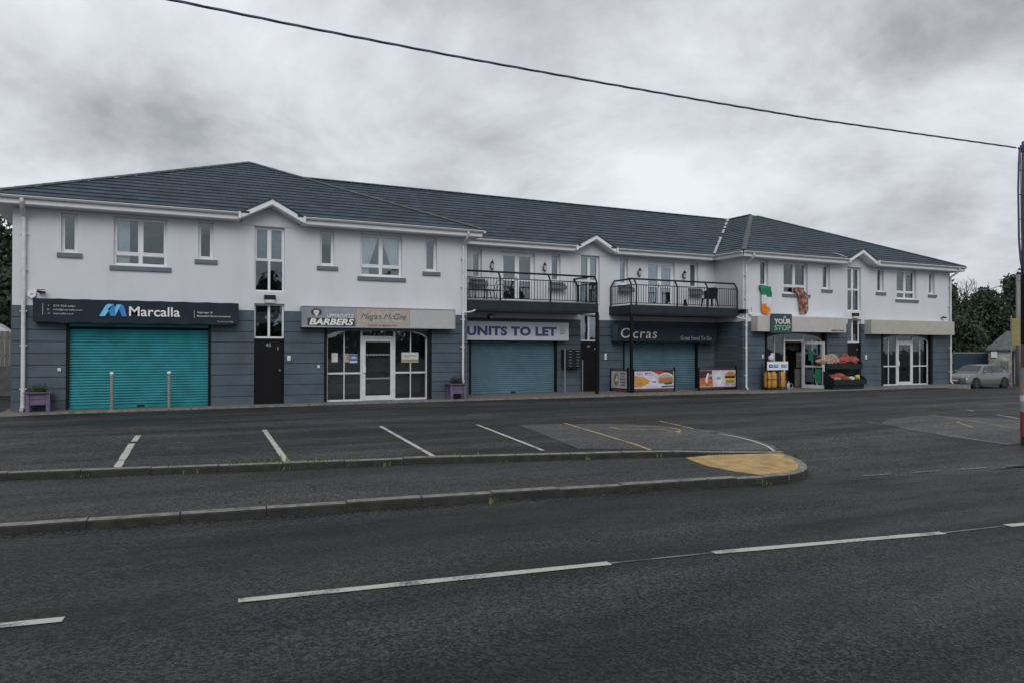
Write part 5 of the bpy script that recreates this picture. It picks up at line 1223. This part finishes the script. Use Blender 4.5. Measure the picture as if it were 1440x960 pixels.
# ------------------------------------------------------------------ overhead line and pole
t = thing('utility_pole', 'brown wooden utility pole at the right edge with a red poster round its foot', 'pole', (16.19,9.2,0)); mb = MB(); zs_ = [-.2,2,4,6.02]; mb.tube([(16.19,9.2,z) for z in zs_], [.145,.135,.125,.115], 16); part('post', mb, 'wood', t, smooth=True)
def wrap(z0, z1, m, name): mb = MB(); mb.lathe([(.152,z0),(.152,z1)], (16.19,9.2,0), 20); mb.v = [v for v in mb.v]; part(name, mb, m, t, smooth=True)
wrap(.02,.52,'poster_red','poster_band'); wrap(.52,.74,'plastic_grey','poster_band'); wrap(.74,.86,'f_white','poster_band'); wrap(.86,1.15,'poster_mix','poster_band'); wrap(1.15,1.42,'poster_pale','poster_band'); 
mb = MB(); mb.lathe([(.14,1.9),(.14,3.3)], (16.19,9.2,0), 16); part('cable_guard', mb, 'black', t, smooth=True)
mb = MB(); mb.tube([(15.90,9.2,5.84),(15.87,9.2,5.5),(15.85,9.2,5.0),(15.86,9.2,4.5),(15.87,9.2,4.0),(15.92,9.2,3.6),(16.0,9.2,3.3)], .02, 8); mb.tube([(15.93,9.2,5.8),(15.90,9.18,4.9),(15.91,9.18,4.2),(15.99,9.19,3.3)], .010, 6)
for z in (5.4,4.9,4.4,4.0): mb.box(15.86,16.06,9.19,9.21,z,z+.012)
part('down_cable', mb, 'cable', t, smooth=True)
mb = MB(); mb.tube([(16.02,9.2,5.86),(15.86,9.2,5.84)], .02, 8); mb.box(15.97,16.03,9.16,9.24,5.78,5.92); part('clamp', mb, 'cable', t)
pts = [(-14,9.35,6.06),(-8,9.33,5.86),(-3,9.32,5.74)]+[(.25,9.3,5.70),(1.66,9.3,5.67),(3.68,9.3,5.65),(5.9,9.3,5.655),(8,9.3,5.67),(10.18,9.3,5.70),(13,9.25,5.77),(15.9,9.2,5.845)]
mb = MB(); 
for ph in (0, 2.1, 4.2):
    Q = []; 
    for a, b in zip(pts, pts[1:]):
        a, b = Vector(a), Vector(b); n = max(2,int((b-a).length/.12))
        for k in range(n):
            p = a+(b-a)*k/n; s_ = p.x*5.0+ph; Q.append((p.x, p.y+.009*math.cos(s_), p.z+.009*math.sin(s_)))
    mb.tube(Q, .0085, 6)
o = part('overhead_cable', mb, 'cable', smooth=True); tag(o, 'twisted dark overhead cable running across the sky to the pole', 'cable')

# ------------------------------------------------------------------ far right: car, hut, gate, sign
def GP(x, y): return (x, y, gz(x, y))
def far_car():
    t = thing('parked_car', 'silver grey hatchback parked beyond the right end of the parade', 'car', GP(45.6,28.9), rz=R(177))
    # front at +x
    secs = [(2.02,.30,.48,.62),(1.96,.24,.66,.74),(1.80,.20,.76,.80),(1.2,.18,.88,.84),(.85,.18,.94,.85),(-1.2,.18,.98,.85),(-1.75,.20,.98,.82),(-1.98,.26,.84,.76),(-2.03,.34,.62,.68)]
    mb = MB(); rings = []
    for x, zb, zt_, hw in secs:
        rings.append(len(mb.v)); mb.v += [(x,-hw*.92,zb),(x,-hw,zb+.18*(zt_-zb)),(x,-hw,zb+.6*(zt_-zb)),(x,-hw*.94,zt_-.03),(x,-hw*.8,zt_),(x,hw*.8,zt_),(x,hw*.94,zt_-.03),(x,hw,zb+.6*(zt_-zb)),(x,hw,zb+.18*(zt_-zb)),(x,hw*.92,zb)]
    for a, b in zip(rings, rings[1:]):
        for k in range(10): mb.f.append((a+k,a+(k+1)%10,b+(k+1)%10,b+k)); mb.m.append(0)
    mb.f += [tuple(range(rings[0]+9,rings[0]-1,-1)), tuple(range(rings[-1],rings[-1]+10))]; mb.m += [0,0]
    o = part('body', mb, 'carpaint', t, local=True, smooth=True, bevel=.02)
    # cabin
    mb = MB(); cab = [(1.05,.90,.91,.70),(.35,.92,1.33,.61),(-.1,.95,1.43,.59),(-.8,.96,1.42,.58),(-1.45,.96,1.28,.56),(-1.86,.93,.97,.66)]; rr_ = []
    for x, zb, zt_, hw in cab: rr_.append(len(mb.v)); mb.v += [(x,-.78,zb),(x,-hw-.02,zt_-.06),(x,-hw+.08,zt_),(x,hw-.08,zt_),(x,hw+.02,zt_-.06),(x,.78,zb)]
    for a, b in zip(rr_, rr_[1:]):
        for k in range(5): mb.f.append((a+k,a+k+1,b+k+1,b+k)); mb.m.append(0)
    mb.f += [tuple(range(rr_[0]+5,rr_[0]-1,-1)), tuple(range(rr_[-1],rr_[-1]+6))]; mb.m += [0,0]
    part('cabin', mb, 'carpaint', t, local=True, smooth=True)
    def quad(name, p, m): m2 = MB(); m2.q(p); o = part(name, m2, m, t, local=True); q_ = o.modifiers.new('s','SOLIDIFY'); q_.thickness = .012; q_.offset = 1; return o
    quad('windscreen', [(.93,-.66,.96),(.93,.66,.96),(.40,.58,1.345),(.40,-.58,1.345)], 'carglass')
    for s_ in (-1,1):
        f = lambda P: P if s_ < 0 else P[::-1]
        quad('side_window', f([(.62,s_*.785,.97),(-.25,s_*.79,.98),(-.25,s_*.648,1.37),(.28,s_*.655,1.31)]), 'carglass'); quad('side_window', f([(-.32,s_*.79,.98),(-1.25,s_*.785,1.0),(-1.35,s_*.66,1.25),(-.9,s_*.645,1.36),(-.32,s_*.645,1.37)]), 'carglass')
        quad('headlight', f([(1.985,s_*.46,.60),(1.80,s_*.76,.66),(1.72,s_*.74,.78),(1.93,s_*.44,.70)]), 'upvc')
        m2 = MB(); m2.blob((.62,s_*.93,1.0),(.10,.09,.07),3,amp=0); part('mirror', m2, 'carpaint', t, local=True, smooth=True)
        quad('door_handle', f([(-.15,s_*.862,.84),(-.33,s_*.862,.84),(-.33,s_*.862,.87),(-.15,s_*.862,.87)]), 'steel')
        for x in (1.25,-1.25):
            w0 = bpy.data.objects.new('wheel', None); w0.location = (x,s_*.76,.31); COL.objects.link(w0); w0.parent = t; W[w0] = Matrix()
            m2 = MB(); m2.lathe([(.20,-.1),(.30,-.1),(.315,-.06),(.315,.06),(.30,.1),(.20,.1)], seg=24); m2.v = [(a,c,b) for a,b,c in m2.v]; part('tyre', m2, 'tyre', w0, local=True, smooth=True)
            m2 = MB(); m2.lathe([(0,-.02*1),(.2,-.02)], seg=20); m2.v = [(a,(c+.1*s_),b) for a,b,c in m2.v]
            for k in range(5): a = 2*math.pi*k/5; m2.box(-.02+.1*math.cos(a),.02+.1*math.cos(a),s_*.085-.01,s_*.085+.01,-.1+.1*math.sin(a),.1+.1*math.sin(a))
            part('rim', m2, 'galv', w0, local=True)
            m2 = MB(); m2.lathe([(0,.0),(.36,.0),(.36,.02),(0,.02)], seg=24); m2.v = [(a+x,(c+.835 if s_>0 else -.855+c),b+.33) for a,b,c in m2.v]; part('wheel_arch', m2, 'tyre', t, local=True)
    quad('grille', [(2.015,-.42,.40),(2.015,.42,.40),(1.99,.40,.56),(1.99,-.40,.56)], 'tyre'); quad('number_plate', [(2.035,-.24,.44),(2.035,.24,.44),(2.03,.24,.53),(2.03,-.24,.53)], 'white'); quad('rear_window', [(-1.84,.62,1.0),(-1.84,-.62,1.0),(-1.56,-.54,1.29),(-1.56,.54,1.29)], 'carglass')
    for s_ in (-1,1): quad('rear_light', [(-2.0,s_*.5,.72),(-2.0,s_*.74,.72),(-1.9,s_*.74,.90),(-1.95,s_*.5,.90)][::-s_], 'red')
far_car()
# screen wall, gate, stone pillar and hut, standing on a line facing the camera roughly
d_ = Vector((.54,-.84,0)); bk = Vector((.84,.54,0))
def loc_(o, u, v, z): p = Vector(o)+d_*u+bk*v; return (p.x,p.y,z)
def obox(o, u0, u1, v0, v1, z0, z1):
    mb = MB(); mb.v = [loc_(o,u,v,z) for z in (z0,z1) for v in (v0,v1) for u in (u0,u1)]
    for f in ((0,2,3,1),(4,5,7,6),(0,1,5,4),(2,6,7,3),(0,4,6,2),(1,3,7,5)): mb.f.append(f); mb.m.append(0)
    return mb
O = (51.6,34.3,0); zb = -.9
t = thing('stone_pillar', 'weathered stone gate pillar behind the silver car', 'pillar', loc_(O,-.9,0,zb))
for k in range(6): part('stone', obox(O,-.75+.02*(k%2),-.12-.02*(k%2),-.1,.4,zb+k*.40,zb+k*.40+.385), 'stone', t, bevel=.02)
t = thing('blue_gate', 'dark blue sheet metal yard gate between the pillar and the old shed', 'gate', loc_(O,1,0,zb))
for k in range(8): part('gate_panel', obox(O,-.1+k*.262,.156+k*.262,0,.05,zb,1.45), 'blue_gate', t)
part('top_rail', obox(O,-.1,2.0,-.03,.05,1.451,1.53), 'galv', t)
t = thing('old_shed', 'old white rendered shed with stone corners beyond the yard gate', 'shed', loc_(O,4,0,zb)); u0, u1 = 2.0, 3.35
part('wall', obox(O,u0+.25,u1,-1.0,2.6,zb,1.75), 'oldrender', t)
for k in range(7): part('quoin', obox(O,u0,u0+.26+.1*(k%2),-1.05,-.6,zb+k*.37,zb+k*.37+.355), 'stone', t, bevel=.02)
mb = MB(); a = [loc_(O,u0-.15,-1.2,1.75),loc_(O,u1+.6,-1.2,1.75),loc_(O,u1+.6,1.0,3.0),loc_(O,u0+1.1,1.0,3.0)]; mb.q(a); mb.q([loc_(O,u0-.15,-1.2,1.75),loc_(O,u0+1.1,1.0,3.0),loc_(O,u0-.15,2.8,1.75)]); mb.q([loc_(O,u0-.15,-1.2,1.65),loc_(O,u1+.6,-1.2,1.65),loc_(O,u1+.6,-1.2,1.76),loc_(O,u0-.15,-1.2,1.76)]); part('roof', mb, 'fibre', t)
dd = part('door', obox(O,u0+.7,u0+1.15,-1.06,-1.0,zb,1.0), 'wood_grey', t)
for k in range(4): part('railing_bar', obox(O,u0+.65+k*.17,u0+.68+k*.17,-1.2,-1.16,zb,1.0), 'galv', t)
part('meter_box', obox(O,u0+.15,u0+.5,-1.15,-1.06,1.2,1.6), 'upvc', t)
t = thing('yard_fence', 'blue mesh yard fence with galvanised rails right of the old shed', 'fence', loc_(O,6,-.5,zb)); part('sheet', obox(O,3.45,12,-.5,-.45,zb,1.6), 'blue_gate', t)
for z in (.0,.75,1.5): part('rail', obox(O,3.45,12,-.58,-.52,z,z+.05), 'galv', t)
for u in (3.47,5.2,7,9,11): part('post', obox(O,u,u+.06,-.66,-.6,zb,2.0), 'galv', t)
t = thing('grey_pole', 'weathered grey timber pole in front of the trees at the right', 'pole', (50.15,29.13,-.57)); mb = MB(); mb.tube([(50.15,29.13,-.8),(50.15,29.13,6.3)], [.15,.12], 10); part('post', mb, 'wood_grey', t, smooth=True); part('cap', box(50.05,50.25,29.03,29.23,6.3,6.5), 'galv', t)
mb = MB(); mb.tube([(50.15,29.13,6.1),(52,35,5.2),(57,48,4.8)], .02, 5); mb.tube([(50.15,29.13,6.1),(46,16,6.6)], .02, 5); part('wire', mb, 'cable', t)
t = thing('road_sign', 'plain olive yellow notice board on a thin steel post at the right', 'sign', (49.15,28.85,-.57)); mb = MB(); mb.tube([(49.1,28.95,-.6),(49.1,28.95,3.85)], .035, 8); part('post', mb, 'galv', t); o_ = Vector((49.12,28.92,0)); mb = MB()
mb.v = [tuple(o_+d_*u+Vector((0,0,z))+bk*v) for v in (-.06,-.03) for z in (2.02,3.68) for u in (0,.72)]
mb.f = [(0,1,3,2),(4,6,7,5),(0,4,5,1),(2,3,7,6),(0,2,6,4),(1,5,7,3)]; mb.m = [0]*6; part('board', mb, 'olive', t)

# ------------------------------------------------------------------ trees
def tree(name, lb, x, y, z0, h, rad, n, seed, m='leaf_dark', trunk=.18, low=.1, leaf=.16, group=None):
    rg = random.Random(seed); t = thing(name, lb, 'tree', (x,y,z0), group); mb = MB()
    mb.tube([(x,y,z0-.2),(x+.05,y,z0+h*.3),(x-.05,y+.05,z0+h*.6)], [trunk,trunk*.75,trunk*.4], 8)
    for k in range(7):
        a = rg.uniform(0,6.3); mb.tube([(x,y,z0+h*(.25+.06*k)),(x+rad*.4*math.cos(a),y+rad*.4*math.sin(a),z0+h*(.4+.06*k)),(x+rad*.75*math.cos(a),y+rad*.75*math.sin(a),z0+h*(.5+.06*k))], [trunk*.4,trunk*.25,.02], 5)
    part('trunk', mb, 'bark', t); mb = MB(); cl = []
    for _ in range(int(46+h*3)):
        a = rg.uniform(0,6.3); v = rg.uniform(low,1); prof = math.sin(math.pi*min(1, (.12+v*.88)))**.55*(1.05-.25*v); r_ = rad*prof*rg.uniform(.35,1.02); cl.append((x+r_*math.cos(a), y+r_*math.sin(a), z0+h*v*.96, rad*rg.uniform(.18,.36)))
    per = n//len(cl)
    for cx_, cy_, cz_, cr in cl:
        for _ in range(per):
            d = Vector((rg.gauss(0,1),rg.gauss(0,1),rg.gauss(0,.8))); d = d.normalized()*cr*rg.uniform(.3,1.12); p = Vector((cx_,cy_,cz_))+d
            s_ = leaf*rg.uniform(.6,1.4); u = Vector((rg.gauss(0,1),rg.gauss(0,1),rg.gauss(0,.6))).normalized(); w2_ = u.orthogonal().normalized(); w2_.rotate(Matrix.Rotation(rg.uniform(0,6.3),3,u)); v2 = u.cross(w2_)
            mb.q([p-w2_*s_, p-v2*s_*.55, p+w2_*s_, p+v2*s_*.55])
    part('crown', mb, m, t); return t
gR = 'trees behind the yard at the right'
for k, (x, y, h, r_, m, lb, n) in enumerate([
    (58.5,40.2,7.6,3.2,'leaf_dark','dark tree rising just behind the right end of the parade',9000), (61.5,38.5,7.0,3.4,'leaf_mid','mid green tree behind the blue gate',9000), (63.5,36.4,8.3,3.3,'leaf_dark','tall dark tree behind the old shed',9000),
    (65.0,33.6,7.9,3.4,'leaf_mid','paler tree behind the grey timber pole',9000), (66.5,30.5,8.0,3.4,'leaf_dark','dark tree at the right edge behind the yard fence',7000), (56.0,36.8,4.6,2.4,'leaf_mid','low bushy tree over the yard gate',6000), (60,42.5,8.0,2.6,'leaf_dark','dark tree half hidden by the end wall of the parade',7000),(59.5,34.8,4.8,2.3,'leaf_dark','low dark bush tree behind the shed roof',6000)]):
    tree('garden_tree', lb, x, y, -.7, h, r_, int(n*1.7), 30+k, m, leaf=.17, low=.0, group=gR)
rg = random.Random(77); mb = MB()      # bare twigs above the crowns
for k in range(26):
    p = Vector((61.2+rg.uniform(-1.6,1.6), 39.4+rg.uniform(-1,1), 5.6)); q = p+Vector((rg.uniform(-.9,.9),rg.uniform(-.5,.5),rg.uniform(1.1,2.0))); mb.tube([p,(p+q)/2+Vector((rg.uniform(-.2,.2),0,0)),q], [.03,.02,.008], 4)
    for _ in range(3): r_ = p.lerp(q, rg.uniform(.4,.9)); mb.tube([r_, r_+Vector((rg.uniform(-.5,.5),rg.uniform(-.3,.3),rg.uniform(0,.5)))], [.012,.005], 4)
o = part('dead_branches', mb, 'bark'); tag(o, 'bare reddish twigs sticking out above the trees behind the yard gate', 'branches')
gL = 'trees beyond the left end of the parade'
for k, (x, y, h, r_, n, lb) in enumerate([(-7.3,47.5,8.4,2.7,16000,'dark tree at the left edge, nearer the corner of the parade'),(-11.8,50,9.2,3.4,8000,'taller dark tree out at the left edge of the view'),(-5.9,44,5.2,1.7,9000,'low dark bush tree in front of the left trees')]):
    tree('garden_tree', lb, x, y, 0, h, r_, n, 60+k, 'leaf_dark', leaf=.15, low=.05, group=gL)
t = thing('boundary_wall', 'dark block wall with a timber fence on top beyond the left corner', 'wall', (-6,33.7,0)); part('wall', box(-16,-3.4,33.75,33.95,-.1,1.05), 'block', t)
for k in range(88): x = -16+k*.143; part('fence_board', box(x,x+.135,33.80,33.82,1.051,2.34+.02*math.sin(k*2.1)), 'fence', t)
part('fence_rail', box(-16,-3.4,33.821,33.87,1.4,1.5), 'fence', t); part('fence_rail', box(-16,-3.4,33.821,33.87,2.05,2.15), 'fence', t)
t = thing('parked_van', 'pale roof of a vehicle showing above the timber fence at the left edge', 'van', (-6.6,40,0)); mb = MB(); mb.prism([(-8.6,.4),(-4.8,.4),(-4.7,1.5),(-5.3,2.4),(-5.8,2.8),(-8.4,2.85),(-8.6,2.6)], 'y', 39.2, 41.0); part('body', mb, 'upvc_dirty', t, bevel=.08); part('window', box(-8.2,-5.9,39.19,39.2,2.1,2.6), 'carglass', t)

# ------------------------------------------------------------------ the other side of the road, unseen, added to reflect in the shop glass
t = thing('boundary_wall', 'low rendered garden wall added unseen across the road behind the photographer', 'wall', (5,-6.2,0))
mb = MB(); mb.prism([(-30,-3.1),(60,-12.8),(60,-13.05),(-30,-3.35)], 'z', -.2, .95); part('wall', mb, 'oldrender', t)
mb = MB(); rg = random.Random(99)
for _ in range(26000):
    x = rg.uniform(-28,58); y = -4.3-(x+30)*.1078-rg.uniform(0,1.6); z = rg.uniform(.0,2.6)+.35*math.sin(x*.9)*1; s_ = .16*rg.uniform(.6,1.5); u = Vector((rg.gauss(0,1),rg.gauss(0,1),rg.gauss(0,.6))).normalized(); a = u.orthogonal().normalized(); b = u.cross(a); p = Vector((x,y,z)); mb.q([p-a*s_,p-b*s_,p+a*s_,p+b*s_])
o = part('hedge', mb, 'hedge'); tag(o, 'tall leafy hedge added unseen behind the photographer to reflect in the shop glass', 'hedge', kind='stuff')
for k, (x, h) in enumerate(((-14,7),(-3,8.5),(9,7.5),(21,9),(34,8))): tree('unseen_tree', ('leftmost','second from the left','middle','second from the right','rightmost')[k]+' of the five unseen trees added across the road behind the photographer', x, -10-(x+30)*.108, -.1, h, 3.0, 4000, 80+k, 'leaf_dark', leaf=.22, group='trees across the road')
